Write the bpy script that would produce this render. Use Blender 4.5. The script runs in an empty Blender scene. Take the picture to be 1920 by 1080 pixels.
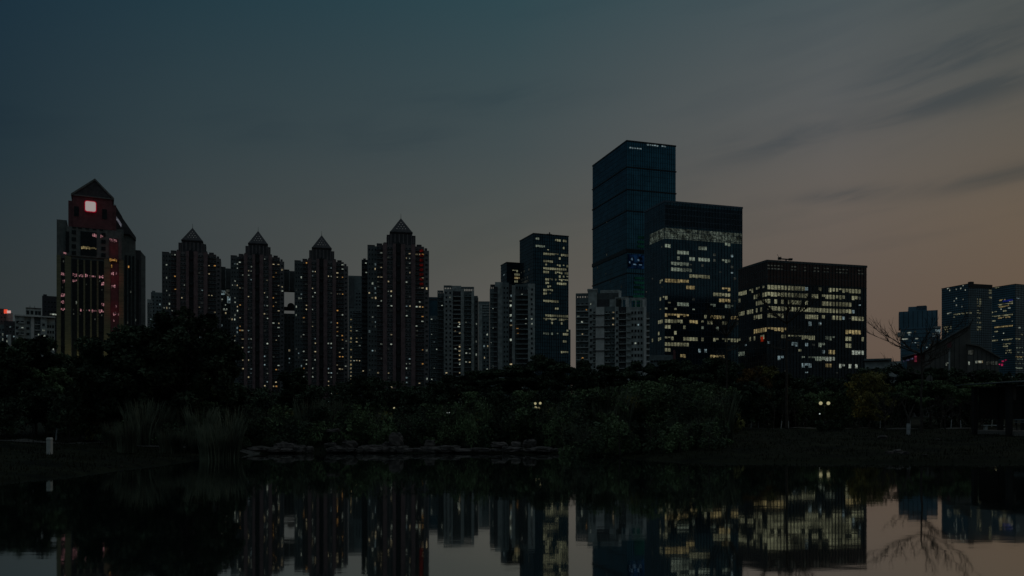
import bpy, math, random
import numpy as np
from mathutils import Vector, Matrix
R = math.radians
rnd = random.Random(7)
scene = bpy.context.scene
C = scene.collection

# ------------------------------------------------------------ camera, sky, sun, exposure
F, CX, HY, CZ = 1500.0, 960.0, 772.0, 3.0          # focal length in photo pixels, centre column, horizon row, eye height
cam_d = bpy.data.cameras.new('camera')
cam = bpy.data.objects.new('camera', cam_d); C.objects.link(cam)
cam.location = (0, 0, CZ); cam.rotation_euler = (R(90), 0, 0)
cam_d.sensor_width = 36; cam_d.lens = F/1920*36
cam_d.shift_y = (HY-540)/1920
cam_d.clip_start = 0.1; cam_d.clip_end = 12000
scene.camera = cam
scene.render.resolution_x = 1024; scene.render.resolution_y = 576
scene.view_settings.view_transform = 'Standard'; scene.view_settings.look = 'None'
scene.view_settings.exposure = 0; scene.view_settings.gamma = 1

def lin(c):
    return tuple(((v/255)/12.92 if v/255 <= 0.04045 else ((v/255+0.055)/1.055)**2.4) for v in c)

world = bpy.data.worlds.new('World'); scene.world = world; world.use_nodes = True
nt = world.node_tree; nt.nodes.clear()
def N(t, **k):
    n = nt.nodes.new(t)
    for a, b in k.items(): setattr(n, a, b)
    return n
def L(a, b): nt.links.new(a, b)
out = N('ShaderNodeOutputWorld'); bg = N('ShaderNodeBackground'); L(bg.outputs[0], out.inputs[0])
tc = N('ShaderNodeTexCoord'); sep = N('ShaderNodeSeparateXYZ'); L(tc.outputs['Generated'], sep.inputs[0])
def M(op, a, b=None, c=None):
    n = N('ShaderNodeMath', operation=op)
    for i, v in enumerate((a, b, c)):
        if v is None: continue
        if isinstance(v, (int, float)): n.inputs[i].default_value = v
        else: L(v, n.inputs[i])
    return n.outputs[0]
SUNAZ = 58.0
az = M('MULTIPLY', M('ARCTAN2', sep.outputs[0], sep.outputs[1]), 57.2958)      # degrees to the right of the view
el = M('MULTIPLY', M('ARCSINE', sep.outputs[2]), 57.2958)
d0 = M('ABSOLUTE', M('SUBTRACT', az, SUNAZ))
du = M('MINIMUM', d0, M('SUBTRACT', 360.0, d0))                                 # angle from the afterglow
elf = M('DIVIDE', el, 60.0)
def ramp(stops):
    n = N('ShaderNodeValToRGB'); cr = n.color_ramp; cr.interpolation = 'EASE' if False else 'LINEAR'
    while len(cr.elements) > 1: cr.elements.remove(cr.elements[-1])
    for i, (e, c) in enumerate(stops):
        p = min(1, max(0, e/60.0))
        s = cr.elements[0] if i == 0 else cr.elements.new(p)
        s.position = p; s.color = lin(c)+(1,)
    L(elf, n.inputs[0]); return n.outputs[0]
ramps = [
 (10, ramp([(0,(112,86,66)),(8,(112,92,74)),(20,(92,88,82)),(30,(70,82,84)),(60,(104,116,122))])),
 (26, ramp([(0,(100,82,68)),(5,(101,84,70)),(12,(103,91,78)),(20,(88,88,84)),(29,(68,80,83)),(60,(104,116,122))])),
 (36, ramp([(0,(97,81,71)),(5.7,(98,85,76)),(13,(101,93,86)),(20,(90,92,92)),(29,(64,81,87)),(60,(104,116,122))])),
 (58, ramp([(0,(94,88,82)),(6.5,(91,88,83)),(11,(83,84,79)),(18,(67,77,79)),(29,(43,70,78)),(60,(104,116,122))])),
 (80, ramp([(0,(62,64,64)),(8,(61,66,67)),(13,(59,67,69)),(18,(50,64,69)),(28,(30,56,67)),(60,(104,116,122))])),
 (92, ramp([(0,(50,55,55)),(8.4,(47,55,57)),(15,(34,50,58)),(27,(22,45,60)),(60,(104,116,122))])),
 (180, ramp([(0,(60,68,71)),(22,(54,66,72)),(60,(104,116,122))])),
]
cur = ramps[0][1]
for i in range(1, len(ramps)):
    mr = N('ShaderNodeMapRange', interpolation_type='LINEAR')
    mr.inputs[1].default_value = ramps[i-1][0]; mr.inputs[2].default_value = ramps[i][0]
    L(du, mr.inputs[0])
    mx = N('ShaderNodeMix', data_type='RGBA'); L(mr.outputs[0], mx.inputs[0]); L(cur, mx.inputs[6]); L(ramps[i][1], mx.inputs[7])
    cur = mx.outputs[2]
# long, wind-drawn clouds
comb = N('ShaderNodeCombineXYZ')
L(M('MULTIPLY', M('SUBTRACT', az, M('MULTIPLY', el, 0.0)), 0.045), comb.inputs[0])
L(M('MULTIPLY', M('SUBTRACT', el, M('MULTIPLY', az, 0.16)), 0.26), comb.inputs[1])
comb.inputs[2].default_value = 3.7
nz = N('ShaderNodeTexNoise'); nz.inputs['Scale'].default_value = 1.35; nz.inputs['Detail'].default_value = 5; nz.inputs['Roughness'].default_value = 0.48
nz.inputs['Distortion'].default_value = 0.5
L(comb.outputs[0], nz.inputs['Vector'])
cm = N('ShaderNodeMapRange', interpolation_type='SMOOTHSTEP'); cm.inputs[1].default_value = 0.50; cm.inputs[2].default_value = 0.68
L(nz.outputs['Fac'], cm.inputs[0])
wr = N('ShaderNodeMapRange'); wr.inputs[1].default_value = 70; wr.inputs[2].default_value = 30; wr.inputs[3].default_value = 0.22; wr.inputs[4].default_value = 0.85
L(du, wr.inputs[0])
# two streaks where the photograph has its darkest bands
def streak(a0, e0, wa, we, slope):
    da = M('SUBTRACT', az, a0); de = M('SUBTRACT', M('SUBTRACT', el, e0), M('MULTIPLY', da, slope))
    q = M('ADD', M('POWER', M('DIVIDE', M('ABSOLUTE', da), wa), 2.0), M('POWER', M('DIVIDE', M('ABSOLUTE', de), we), 2.0))
    return M('EXPONENT', M('MULTIPLY', q, -1.0))
st = None
for s in [(30,21.6,7,1.5,0.16),(31,24.6,4,.5,.1),(18.5,17.9,5.5,1.0,0.15),(32,14.2,6,0.6,0.08),(22.5,14.0,3,0.5,0.02),(-9,18.8,5,1.3,0.02),(-18,18.6,4,1.2,0.0),(-35,17,7,1.5,0),(34,26.5,5,0.8,0.0),(29,19.0,7,1.0,0.12),(-2,21.2,7,.9,.05)]:
    v = streak(*s); st = v if st is None else M('MAXIMUM', st, v)
nz2 = N('ShaderNodeTexNoise'); nz2.inputs['Scale'].default_value = 3.2; nz2.inputs['Detail'].default_value = 6; nz2.inputs['Distortion'].default_value = .6
L(comb.outputs[0], nz2.inputs['Vector'])
sr = N('ShaderNodeMapRange'); sr.inputs[1].default_value = .36; sr.inputs[2].default_value = .62; sr.inputs[3].default_value = .30; sr.inputs[4].default_value = 1.15
L(nz2.outputs['Fac'], sr.inputs[0]); soft = sr.outputs[0]
stw = M('MULTIPLY', M('MULTIPLY', st, soft), M('MINIMUM', 1.0, M('ADD', wr.outputs[0], 0.05)))
cl = M('MINIMUM', 1.0, M('MAXIMUM', M('MULTIPLY', M('MULTIPLY', cm.outputs[0], wr.outputs[0]), 0.26), stw))
dark = N('ShaderNodeMix', data_type='RGBA', blend_type='MULTIPLY')
dark.inputs[7].default_value = (0.42, 0.55, 0.68, 1)
L(M('MULTIPLY', cl, 0.72), dark.inputs[0]); L(cur, dark.inputs[6])
# thin physical twilight layer under the tinted one
sky = N('ShaderNodeTexSky', sky_type='NISHITA'); sky.sun_disc = False
sky.sun_elevation = R(-1.0); sky.sun_rotation = R(SUNAZ); sky.altitude = 0
sk = N('ShaderNodeMix', data_type='RGBA', blend_type='ADD'); sk.inputs[0].default_value = 1.0
sm = N('ShaderNodeVectorMath', operation='SCALE'); sm.inputs['Scale'].default_value = 0.0006; L(sky.outputs[0], sm.inputs[0])
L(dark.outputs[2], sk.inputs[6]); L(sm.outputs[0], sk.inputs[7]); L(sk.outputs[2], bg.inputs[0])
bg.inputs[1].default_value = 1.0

sun_d = bpy.data.lights.new('sun', 'SUN'); sun_d.energy = 0.012; sun_d.angle = R(30); sun_d.color = (1, .72, .5)
sun = bpy.data.objects.new('sun', sun_d); C.objects.link(sun)
v = Vector((math.sin(R(SUNAZ))*math.cos(R(6)), math.cos(R(SUNAZ))*math.cos(R(6)), math.sin(R(6))))
sun.rotation_euler = v.to_track_quat('Z', 'Y').to_euler()

# ------------------------------------------------------------ materials
MATS = {}
def mat(name, col, rough=.8, metal=0, var=.25, scale=1.0, spec=.4, bump=0, col2=None, stretch=(1,1,1)):
    if name in MATS: return MATS[name]
    m = bpy.data.materials.new(name); m.use_nodes = True; MATS[name] = m
    t = m.node_tree; b = t.nodes['Principled BSDF']
    b.inputs['Roughness'].default_value = rough; b.inputs['Metallic'].default_value = metal
    b.inputs['Specular IOR Level'].default_value = spec
    g = t.nodes.new('ShaderNodeNewGeometry'); mp = t.nodes.new('ShaderNodeMapping'); mp.inputs['Scale'].default_value = stretch
    n = t.nodes.new('ShaderNodeTexNoise'); n.inputs['Scale'].default_value = scale; n.inputs['Detail'].default_value = 5
    t.links.new(g.outputs['Position'], mp.inputs[0]); t.links.new(mp.outputs[0], n.inputs['Vector'])
    r = t.nodes.new('ShaderNodeValToRGB'); r.color_ramp.elements[0].position = .32; r.color_ramp.elements[1].position = .68
    c2 = col2 or tuple(min(1, v*(1+var)) for v in col)
    r.color_ramp.elements[0].color = tuple(v*(1-var) for v in col)+(1,); r.color_ramp.elements[1].color = tuple(c2)+(1,)
    t.links.new(n.outputs['Fac'], r.inputs[0]); t.links.new(r.outputs[0], b.inputs['Base Color'])
    if bump:
        bn = t.nodes.new('ShaderNodeBump'); bn.inputs['Strength'].default_value = bump; bn.inputs['Distance'].default_value = .1
        t.links.new(n.outputs['Fac'], bn.inputs['Height']); t.links.new(bn.outputs[0], b.inputs['Normal'])
    return m
def glow(name, col, strength=1.0, var=.6, scale=.35, fine=1.3, sample=False):
    """something that gives off light: uneven, as rooms behind glass are"""
    if name in MATS: return MATS[name]
    m = bpy.data.materials.new(name); m.use_nodes = True; MATS[name] = m
    t = m.node_tree; t.nodes.clear()
    o = t.nodes.new('ShaderNodeOutputMaterial'); e = t.nodes.new('ShaderNodeEmission'); t.links.new(e.outputs[0], o.inputs[0])
    e.inputs[0].default_value = tuple(col)+(1,)
    g = t.nodes.new('ShaderNodeNewGeometry')
    n = t.nodes.new('ShaderNodeTexNoise'); n.inputs['Scale'].default_value = scale; n.inputs['Detail'].default_value = 1
    n2 = t.nodes.new('ShaderNodeTexNoise'); n2.inputs['Scale'].default_value = fine; n2.inputs['Detail'].default_value = 2
    t.links.new(g.outputs['Position'], n.inputs['Vector']); t.links.new(g.outputs['Position'], n2.inputs['Vector'])
    a = t.nodes.new('ShaderNodeMapRange'); a.inputs[1].default_value = .35; a.inputs[2].default_value = .65
    a.inputs[3].default_value = strength*(1-var); a.inputs[4].default_value = strength*(1+var)
    a2 = t.nodes.new('ShaderNodeMapRange'); a2.inputs[1].default_value = .38; a2.inputs[2].default_value = .62
    a2.inputs[3].default_value = max(0.0, 1-var*1.1); a2.inputs[4].default_value = 1+var*.55
    t.links.new(n.outputs['Fac'], a.inputs[0]); t.links.new(n2.outputs['Fac'], a2.inputs[0])
    mu = t.nodes.new('ShaderNodeMath'); mu.operation = 'MULTIPLY'
    t.links.new(a.outputs[0], mu.inputs[0]); t.links.new(a2.outputs[0], mu.inputs[1]); t.links.new(mu.outputs[0], e.inputs[1])
    m.cycles.emission_sampling = 'FRONT' if sample else 'NONE'
    return m

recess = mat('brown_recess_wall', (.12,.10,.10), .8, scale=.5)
pink = mat('brown_pink_tile', (.21,.135,.135), .8, scale=.4)
pink_pale = mat('grey_brown_tile', (.17,.15,.15), .8, scale=.4)
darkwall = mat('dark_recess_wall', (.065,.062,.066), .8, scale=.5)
greyblue = mat('grey_blue_wall', (.11,.12,.12), .8, scale=.4)
pale = mat('pale_grey_render', (.40,.42,.40), .85, scale=.5, var=.3)
pale_warm = mat('pale_warm_render', (.66,.64,.60), .85, scale=.5, var=.15)
green_grey = mat('green_grey_render', (.17,.20,.20), .85, scale=.5)
olive = mat('olive_stone', (.20,.19,.11), .8, scale=.6, var=.3, stretch=(.3,.3,3))
darkstone = mat('dark_green_stone', (.15,.16,.15), .8, scale=.5)
redwall = mat('red_brown_cladding', (.16,.06,.065), .7, scale=.5)
glass = mat('blue_curtain_glass', (.045,.15,.215), .12, .75, scale=.12, var=.25, spec=.5)
glass_d = mat('dark_curtain_glass', (.036,.085,.115), .14, .75, scale=.15, var=.3, spec=.5)
glass_w = mat('black_curtain_glass', (.016,.032,.045), .14, .75, scale=.15, var=.3, spec=.5)
mull_w = mat('grey_fin', (.07,.085,.09), .5, .4, scale=.5)
glass_b = mat('brown_curtain_glass', (.05,.036,.036), .18, .7, scale=.15, var=.3, spec=.5)
glass_far = mat('far_blue_glass', (.10,.19,.25), .3, .7, scale=.05, var=.2)
winglass = mat('window_glass', (.012,.016,.018), .15, 0, scale=.6, var=.5, spec=.35)
mull = mat('dark_mullion', (.02,.028,.032), .45, .6, scale=.5)
mull_b = mat('steel_mullion', (.08,.115,.15), .4, .6, scale=.5)
framem = mat('window_frame_metal', (.22,.24,.24), .5, .3)
frame_l = mat('pale_window_frame', (.3,.31,.3), .6)
concrete = mat('raw_concrete', (.15,.14,.125), .85, scale=.3, var=.2)
roofm = mat('roof_grey', (.10,.11,.12), .8)
L_warm = glow('lit_warm', (.78,.64,.38), .34)
L_amber = glow('lit_amber', (.9,.45,.12), .30)
L_white = glow('lit_white', (.66,.74,.62), .32)
L_cool = glow('lit_cool', (.45,.62,.66), .24)
L_off = glow('lit_office', (.58,.58,.36), .24, var=.55, scale=.12, fine=2.0)
L_offw = glow('lit_office_pale', (.52,.62,.48), .20, var=.6, scale=.12, fine=2.0)
L_offy = glow('lit_office_yellow', (.74,.58,.27), .25, var=.5, scale=.2)
L_lat = glow('lattice_sky_glow', (.42,.46,.46), .13, var=.3)
L_dim = glow('lit_dim', (.38,.42,.36), .06)
L_pink = glow('lit_pink', (.85,.38,.42), .24, var=.8)
L_red = glow('lit_red', (.85,.06,.05), .035, var=.7, scale=.3)
L_band = glow('lit_roof_band', (.42,.52,.42), .085, var=.7, scale=.25, fine=.9)
LIT = dict(w=L_warm, a=L_amber, x=L_white, c=L_cool, o=L_off, p=L_offw, y=L_offy, d=L_dim, k=L_pink, r=L_red, u=winglass)

# ------------------------------------------------------------ mesh helpers
class MB:
    def __init__(s): s.v=[]; s.f=[]; s.m=[]; s.mats=[]
    def mi(s, m):
        if m not in s.mats: s.mats.append(m)
        return s.mats.index(m)
    def quad(s, a, b, c, d, m):
        n=len(s.v); s.v += [a,b,c,d]; s.f.append((n,n+1,n+2,n+3)); s.m.append(s.mi(m))
    def tri(s, a, b, c, m):
        n=len(s.v); s.v += [a,b,c]; s.f.append((n,n+1,n+2)); s.m.append(s.mi(m))
    def box(s, x0,x1,y0,y1,z0,z1,m):
        if x0>x1: x0,x1=x1,x0
        if y0>y1: y0,y1=y1,y0
        if z0>z1: z0,z1=z1,z0
        n=len(s.v); k=s.mi(m)
        s.v += [(x0,y0,z0),(x1,y0,z0),(x1,y1,z0),(x0,y1,z0),(x0,y0,z1),(x1,y0,z1),(x1,y1,z1),(x0,y1,z1)]
        for f in ((0,3,2,1),(4,5,6,7),(0,1,5,4),(1,2,6,5),(2,3,7,6),(3,0,4,7)):
            s.f.append(tuple(n+i for i in f)); s.m.append(k)
    def prism(s, pts, y0, y1, m):      # polygon in x,z pushed back along y
        n=len(s.v); k=s.mi(m); q=len(pts)
        s.v += [(p[0],y0,p[1]) for p in pts]+[(p[0],y1,p[1]) for p in pts]
        s.f.append(tuple(range(n,n+q))); s.m.append(k)
        s.f.append(tuple(reversed(range(n+q,n+2*q)))); s.m.append(k)
        for i in range(q):
            j=(i+1)%q; s.f.append((n+i,n+q+i,n+q+j,n+j)); s.m.append(k)
    def frustum(s, x0,x1,y0,y1,z0, X0,X1,Y0,Y1,z1, m):
        n=len(s.v); k=s.mi(m)
        s.v += [(x0,y0,z0),(x1,y0,z0),(x1,y1,z0),(x0,y1,z0),(X0,Y0,z1),(X1,Y0,z1),(X1,Y1,z1),(X0,Y1,z1)]
        for f in ((0,3,2,1),(4,5,6,7),(0,1,5,4),(1,2,6,5),(2,3,7,6),(3,0,4,7)):
            s.f.append(tuple(n+i for i in f)); s.m.append(k)
    def tube(s, p, q, r0, r1, m, sides=6, cap=True):
        p=Vector(p); q=Vector(q); d=(q-p)
        if d.length<1e-6: return
        d.normalize(); a=d.orthogonal().normalized(); b=d.cross(a)
        n=len(s.v); k=s.mi(m)
        for c,r in ((p,r0),(q,r1)):
            for i in range(sides):
                t=2*math.pi*i/sides; w=c+(a*math.cos(t)+b*math.sin(t))*r; s.v.append(tuple(w))
        for i in range(sides):
            j=(i+1)%sides; s.f.append((n+i,n+j,n+sides+j,n+sides+i)); s.m.append(k)
        if cap:
            s.f.append(tuple(range(n+sides,n+2*sides))); s.m.append(k)
            s.f.append(tuple(reversed(range(n,n+sides)))); s.m.append(k)
    def sphere(s, c, r, m, seg=12, rings=8, sz=1.0):
        n=len(s.v); k=s.mi(m)
        for i in range(rings+1):
            ph=math.pi*i/rings
            for j in range(seg):
                th=2*math.pi*j/seg
                s.v.append((c[0]+r*math.sin(ph)*math.cos(th), c[1]+r*math.sin(ph)*math.sin(th), c[2]+r*sz*math.cos(ph)))
        for i in range(rings):
            for j in range(seg):
                jj=(j+1)%seg; s.f.append((n+i*seg+j,n+(i+1)*seg+j,n+(i+1)*seg+jj,n+i*seg+jj)); s.m.append(k)
    def mesh(s, name):
        me=bpy.data.meshes.new(name); me.from_pydata(s.v,[],s.f)
        for m in s.mats: me.materials.append(m)
        me.polygons.foreach_set('material_index', s.m); me.update(); return me
    def build(s, name, parent=None, loc=(0,0,0), kind=None):
        if not s.f: return None
        return link(name, s.mesh(name), parent, loc, kind)
def link(name, me, parent=None, loc=(0,0,0), kind=None):
    o=bpy.data.objects.new(name, me); C.objects.link(o); o.location=loc
    if parent: o.parent=parent
    if kind: o['kind']=kind
    return o
def thing(name, label, cat, loc, rz=0, group=None):
    o=bpy.data.objects.new(name, None); C.objects.link(o); o.location=loc; o.rotation_euler=(0,0,rz); o.empty_display_size=.5
    o['label']=label; o['category']=cat
    if group: o['group']=group
    return o
def tag(o, label, cat, group=None):
    o['label']=label; o['category']=cat
    if group: o['group']=group
    return o
def numesh(name, verts, faces4, m, mi=None):
    me=bpy.data.meshes.new(name); n=len(verts); f=len(faces4); k=faces4.shape[1]
    me.vertices.add(n); me.vertices.foreach_set('co', verts.astype(np.float32).ravel())
    me.loops.add(f*k); me.loops.foreach_set('vertex_index', faces4.astype(np.int32).ravel())
    me.polygons.add(f); me.polygons.foreach_set('loop_start', np.arange(0,f*k,k,dtype=np.int32))
    ms = m if isinstance(m,(list,tuple)) else [m]
    for q in ms: me.materials.append(q)
    if mi is not None: me.polygons.foreach_set('material_index', mi.astype(np.int32))
    me.update(calc_edges=True); return me

def X(px, D): return (px-CX)/F*D
def Z(py, D): return CZ+(HY-py)/F*D

# ------------------------------------------------------------ windows: up to 100 of a building as parts of their own, the rest as one
WM={}
def win_mb(b, x,y,z,rz,w,h,m,fr):
    """window centred on x,y,z in its wall plane; outward is local -y turned by rz"""
    c,s_=math.cos(rz),math.sin(rz)
    def P(u,d,v_): return (x+u*c-d*s_, y+u*s_+d*c, z+v_)
    w2,h2=w/2,h/2; t=min(.09,.12*min(w,h)); o=-.10; i=-.04
    O=[P(-w2,o,-h2),P(w2,o,-h2),P(w2,o,h2),P(-w2,o,h2)]
    I=[P(-w2+t,o,-h2+t),P(w2-t,o,-h2+t),P(w2-t,o,h2-t),P(-w2+t,o,h2-t)]
    K=[P(-w2+t,i,-h2+t),P(w2-t,i,-h2+t),P(w2-t,i,h2-t),P(-w2+t,i,h2-t)]
    B=[P(-w2,.02,-h2),P(w2,.02,-h2),P(w2,.02,h2),P(-w2,.02,h2)]
    for a in range(4):
        q=(a+1)%4
        b.quad(O[a],O[q],I[q],I[a],fr); b.quad(I[a],I[q],K[q],K[a],fr); b.quad(B[a],B[q],O[q],O[a],fr)
    b.quad(*K,m)
def windows(root, specs, fr=None, limit=100, name='window'):
    """specs: (x,y,z,rz,w,h,key)"""
    fr = fr or framem
    def rank(s): return (0 if s[6]!='u' else 1, 0 if s[2]>22 else 1, -s[4]*s[5], rnd.random())
    specs=sorted(specs, key=rank)
    for (x,y,z,rz,w,h,k) in specs[:limit]:
        key=(round(w,2),round(h,2),k,fr.name)
        if key not in WM:
            b=MB(); win_mb(b,0,0,0,0,w,h,LIT[k],fr); WM[key]=b.mesh(name)
        o=link(name, WM[key], root, (x,y,z)); o.rotation_euler=(0,0,rz)
    rest=specs[limit:]
    if rest:
        b=MB()
        for s in rest: win_mb(b,*s[:6],LIT[s[6]],fr)
        b.build(name, root, kind='stuff')

# ------------------------------------------------------------ office blocks seen on a corner
def corner_fit(xl,yl,xc,yc,xr,D0):
    hc=HY-yc; hl=HY-yl; Dl=D0*hc/hl
    p0=Vector((X(xc,D0),D0)); pl=Vector((X(xl,Dl),Dl)); dl=(pl-p0); wl=dl.length; dl.normalize()
    dr=Vector((dl.y,-dl.x))
    k=(xr-CX)/F; t=(k*p0.y-p0.x)/(dr.x-k*dr.y)
    return p0,dl,dr,wl,t,hc*D0/F+CZ
class Office:
    def __init__(s,name,label,cat,xl,yl,xc,yc,xr,D0,floor,gl,mu,module=2.4,group=None,belt=.28,fin=.35,zoff=0.0,lfin=.15):
        s.zoff=zoff
        s.p0,s.dl,s.dr,s.wl,s.wr,s.H=corner_fit(xl,yl,xc,yc,xr,D0)
        s.D0=D0; s.fl=floor
        s.root=thing(name,label,cat,(s.p0.x,s.p0.y,0),math.atan2(s.dr.y,s.dr.x),group)
        s.gl=gl; s.mu=mu
        b=MB(); wr,wl,H=s.wr,s.wl,s.H
        b.box(0,wr,0,wl,0,H-1.2,gl)
        b.build('glass_facade',s.root)
        b=MB()
        nf=int(H/floor)
        for i in range(1,nf):
            z=H-zoff-i*floor
            if z<4: break
            b.box(-.12,wr+.12,-.12,wl+.12,z-belt,z+belt,mu)
        for i in range(int(wr/module)+1):
            x=min(wr-.1,i*module+.05); b.box(x-.09,x+.09,-fin,.0,0,H,mu)
        for i in range(int(wl/module)+1):
            y=min(wl-.1,i*module+.05); b.box(-lfin,.0,y-.09,y+.09,0,H,mu)
        b.build('mullions',s.root)
        b=MB(); 
        b.box(-.3,wr+.3,-.3,.5,H-1.3,H,mu); b.box(-.3,.5,.5,wl+.3,H-1.3,H,mu); b.box(wr-.5,wr+.3,.5,wl+.3,H-1.3,H,mu); b.box(.5,wr-.5,wl-.4,wl+.3,H-1.3,H,mu)
        b.build('parapet',s.root)
        s.w=[]
    def uv(s,px,py,left=False):
        k=(px-CX)/F; d=s.dl if left else s.dr
        t=(k*s.p0.y-s.p0.x)/(d.x-k*d.y); D=s.p0.y+d.y*t
        return t, Z(py,D)
    def snap(s,z):
        n=round((s.H-s.zoff-z)/s.fl-.5); return s.H-s.zoff-(n+.5)*s.fl
    def lit(s,x0,x1,y,dens=1.0,key='o',left=False,h=None,mod=2.4):
        t0,z=s.uv(x0,y,left); t1,_=s.uv(x1,y,left)
        if t0>t1: t0,t1=t1,t0
        tm,z=s.uv((x0+x1)/2,y,left); z=s.snap(z)
        i0=max(0,math.floor(t0/mod+.3)); i1=max(i0+1,math.floor(t1/mod+.7)); hh=h or s.fl*.64
        lim=(s.wl if left else s.wr)
        for i in range(i0,i1):
            if (i+1)*mod>lim+.3: break
            if rnd.random()>dens: continue
            c=(i+.5)*mod
            h2=hh*(rnd.choice((1,1,1,.8,.55,.4)) if dens<.95 else rnd.choice((1,1,1,1,.85)))
            zz=z+hh/2-h2/2
            if left: s.w.append((0,c,zz,-math.pi/2,mod-.25,h2,key))
            else: s.w.append((c,0,zz,0,mod-.25,h2,key))
    def scatter(s,n,keys='od',left=False,zmin=6):
        lim=s.wl if left else s.wr
        for _ in range(n):
            i=rnd.randrange(int(lim/2.4)); z=s.snap(rnd.uniform(zmin,s.H*.85)); c=(i+.5)*2.4; k=rnd.choice(keys); h=s.fl*rnd.choice((.2,.3,.5))
            s.w.append((0,c,z,-math.pi/2,2.1,h,k) if left else (c,0,z,0,2.1,h,k))
    def done(s,fr=None):
        seen=set(); w=[]
        for q in s.w:
            key=(round(q[0],1),round(q[1],1),round(q[2]/s.fl))
            if key in seen: continue
            seen.add(key); w.append(q)
        windows(s.root,w,fr or s.mu)

def zoomer(ox,oy,sc): return lambda x,y:(ox+x/sc, oy+y/sc)

# tall tower
T=Office('office_tower','tallest dark blue glass tower with thin belts and a small blue screen','tower',1111,310,1175,262.5,1267,700,4.3,glass,mull,2.2,belt=.05,fin=.3)
b=MB()
for py in (313,355,395,470,512,556):      # dark belts read at the corner
    z=Z(py,700); hh=1.6 if py==470 else .5
    b.box(-.55,T.wr+.55,-.55,T.wl+.55,z-hh,z+hh,mull)
b.build('belt_course',T.root)
for x0,x1 in ((1181,1201),(1212,1236),(1240,1250)): T.lit(x0,x1,277,.95,'c',h=1.5)  # lit panes standing in for the illegible lit lettering at the top
T.scatter(10,'d',True); T.done(mull)
scr=glow('blue_screen',(.03,.13,.36),.035,var=.8,scale=.07,fine=.25); glow_green=glow('green_glass_glow',(.04,.34,.24),.030,var=.6,scale=.04,fine=.1)
scw=glow('screen_white',(.4,.7,1),.12,var=.5,scale=.3)
t0,z0=T.uv(1177,503); t1,z1=T.uv(1207,478)
b=MB(); b.box(t0,t1+3,-.75,-.58,z0,z1,scr); b.build('blue_screen',T.root)
for (a,q,c,d) in ((1184,486,4,5),(1196,488,4,4),(1189,496,7,2.5),(1200,497,6,2),(1180,492,2.5,4)):
    tt,zz=T.uv(a,q); s_=.47
    b=MB(); b.prism([(tt-c*s_/2,zz-d*s_/3),(tt+c*s_/2,zz-d*s_/2),(tt+c*s_/2.4,zz+d*s_/2),(tt-c*s_/2.6,zz+d*s_/2.4)],-.82,-.76,scw); b.build('screen_shape',T.root)
t0,z0=T.uv(1177,660); t1,z1=T.uv(1214,440)
b=MB()
for i in range(26):
    zz=z0+(z1-z0)*(i/26)
    if Z(505,700)-6<zz<Z(478,700)+4: continue
    b=MB(); b.box(t1-14+abs(i-12)*.35,t1+6,-.62,-.60,zz,zz+2.2,glow_green); b.build('green_glow_strip',T.root)  # green glow on the glass, put in as faint emissive strips

# mid tower
O=Office('office_tower','mid-height dark glass office tower with pale lit band under its roof','tower',1208,395.5,1246,375.5,1392,560,4.05,glass_d,mull_b,2.4,belt=.16,fin=.4,zoff=1.4)
z8=zoomer(1180,440,4.5)
def rows(o,z,lst,left=False,s=0):
    for r in lst:
        x0,x1,y=r[:3]; dens=1.0; key='o'
        for e in r[3:]:
            if isinstance(e,str): key=e
            else: dens=e
        a=z(x0,y); b_=z(x1,y); o.lit(a[0],b_[0],a[1],dens,key,left)
rows(O,z8,[(310,355,93,'p'),(510,580,108,.5,'p'),(588,660,112,'p'),(815,855,85,'p'),(403,488,148,'p'),(405,480,200,.6,'p'),(498,540,202,'p'),(588,675,210,'p'),(772,850,222,'p',.7),(345,490,243,'p'),(345,505,292,'p'),(520,540,297,.5,'p'),(497,675,350,'o'),(310,490,385,'y'),(497,540,395,.5,'y'),(490,542,442,'y'),(340,390,485,.3,'d'),(310,395,530,.6),(775,845,460,.6,'y'),(768,850,500),(720,750,500),(768,840,553,'y'),(410,488,580,'p'),(315,340,577,.4),(685,735,600,.5,'p'),(775,910,607,.6,'p'),(310,395,630,.4),(505,580,635,.5,'p'),(690,745,645,.4),(775,835,640,.5),(310,488,678,.8,'y'),(680,762,692,'y'),(640,650,690),(775,835,700,.4),(862,910,700,'y'),(310,395,728),(405,445,732),(505,580,737,'y'),(600,665,740,.6),(685,835,742,.7),(310,400,800,.6),(310,400,840,.6),(405,480,780,.4),(505,750,785,.3,'p'),(310,400,880,.5),(450,580,870),(600,660,870,.4),(685,910,880,.7),(310,395,915),(405,485,915),(310,395,955,.7),(430,475,1008,'y'),(595,660,970,.5,'c'),(680,740,1022,'y'),(770,810,1022,'y')])
rows(O,z8,[(240,292,390,.7),(260,290,530,.6),(250,270,580,.5),(250,270,630,.5),(250,275,730),(250,275,825,.4),(190,270,870,.3)],True)
O.scatter(26,'dc'); O.scatter(12,'d',True); O.done(mull_b)
tz,zb=O.uv(1246,447); _,zt=O.uv(1246,427)
b=MB(); b.box(.3,O.wr-.6,-.06,-.03,zb,zt,L_band); b.box(-.06,-.03,.3,O.wl*.72,zb,zt,L_band); b.build('lit_roof_band',O.root)
b=MB(); b.box(.2,O.wr-.2,-.045,-.015,zt+1,O.H-3,glass_w); b.build('roof_screen',O.root)
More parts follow.
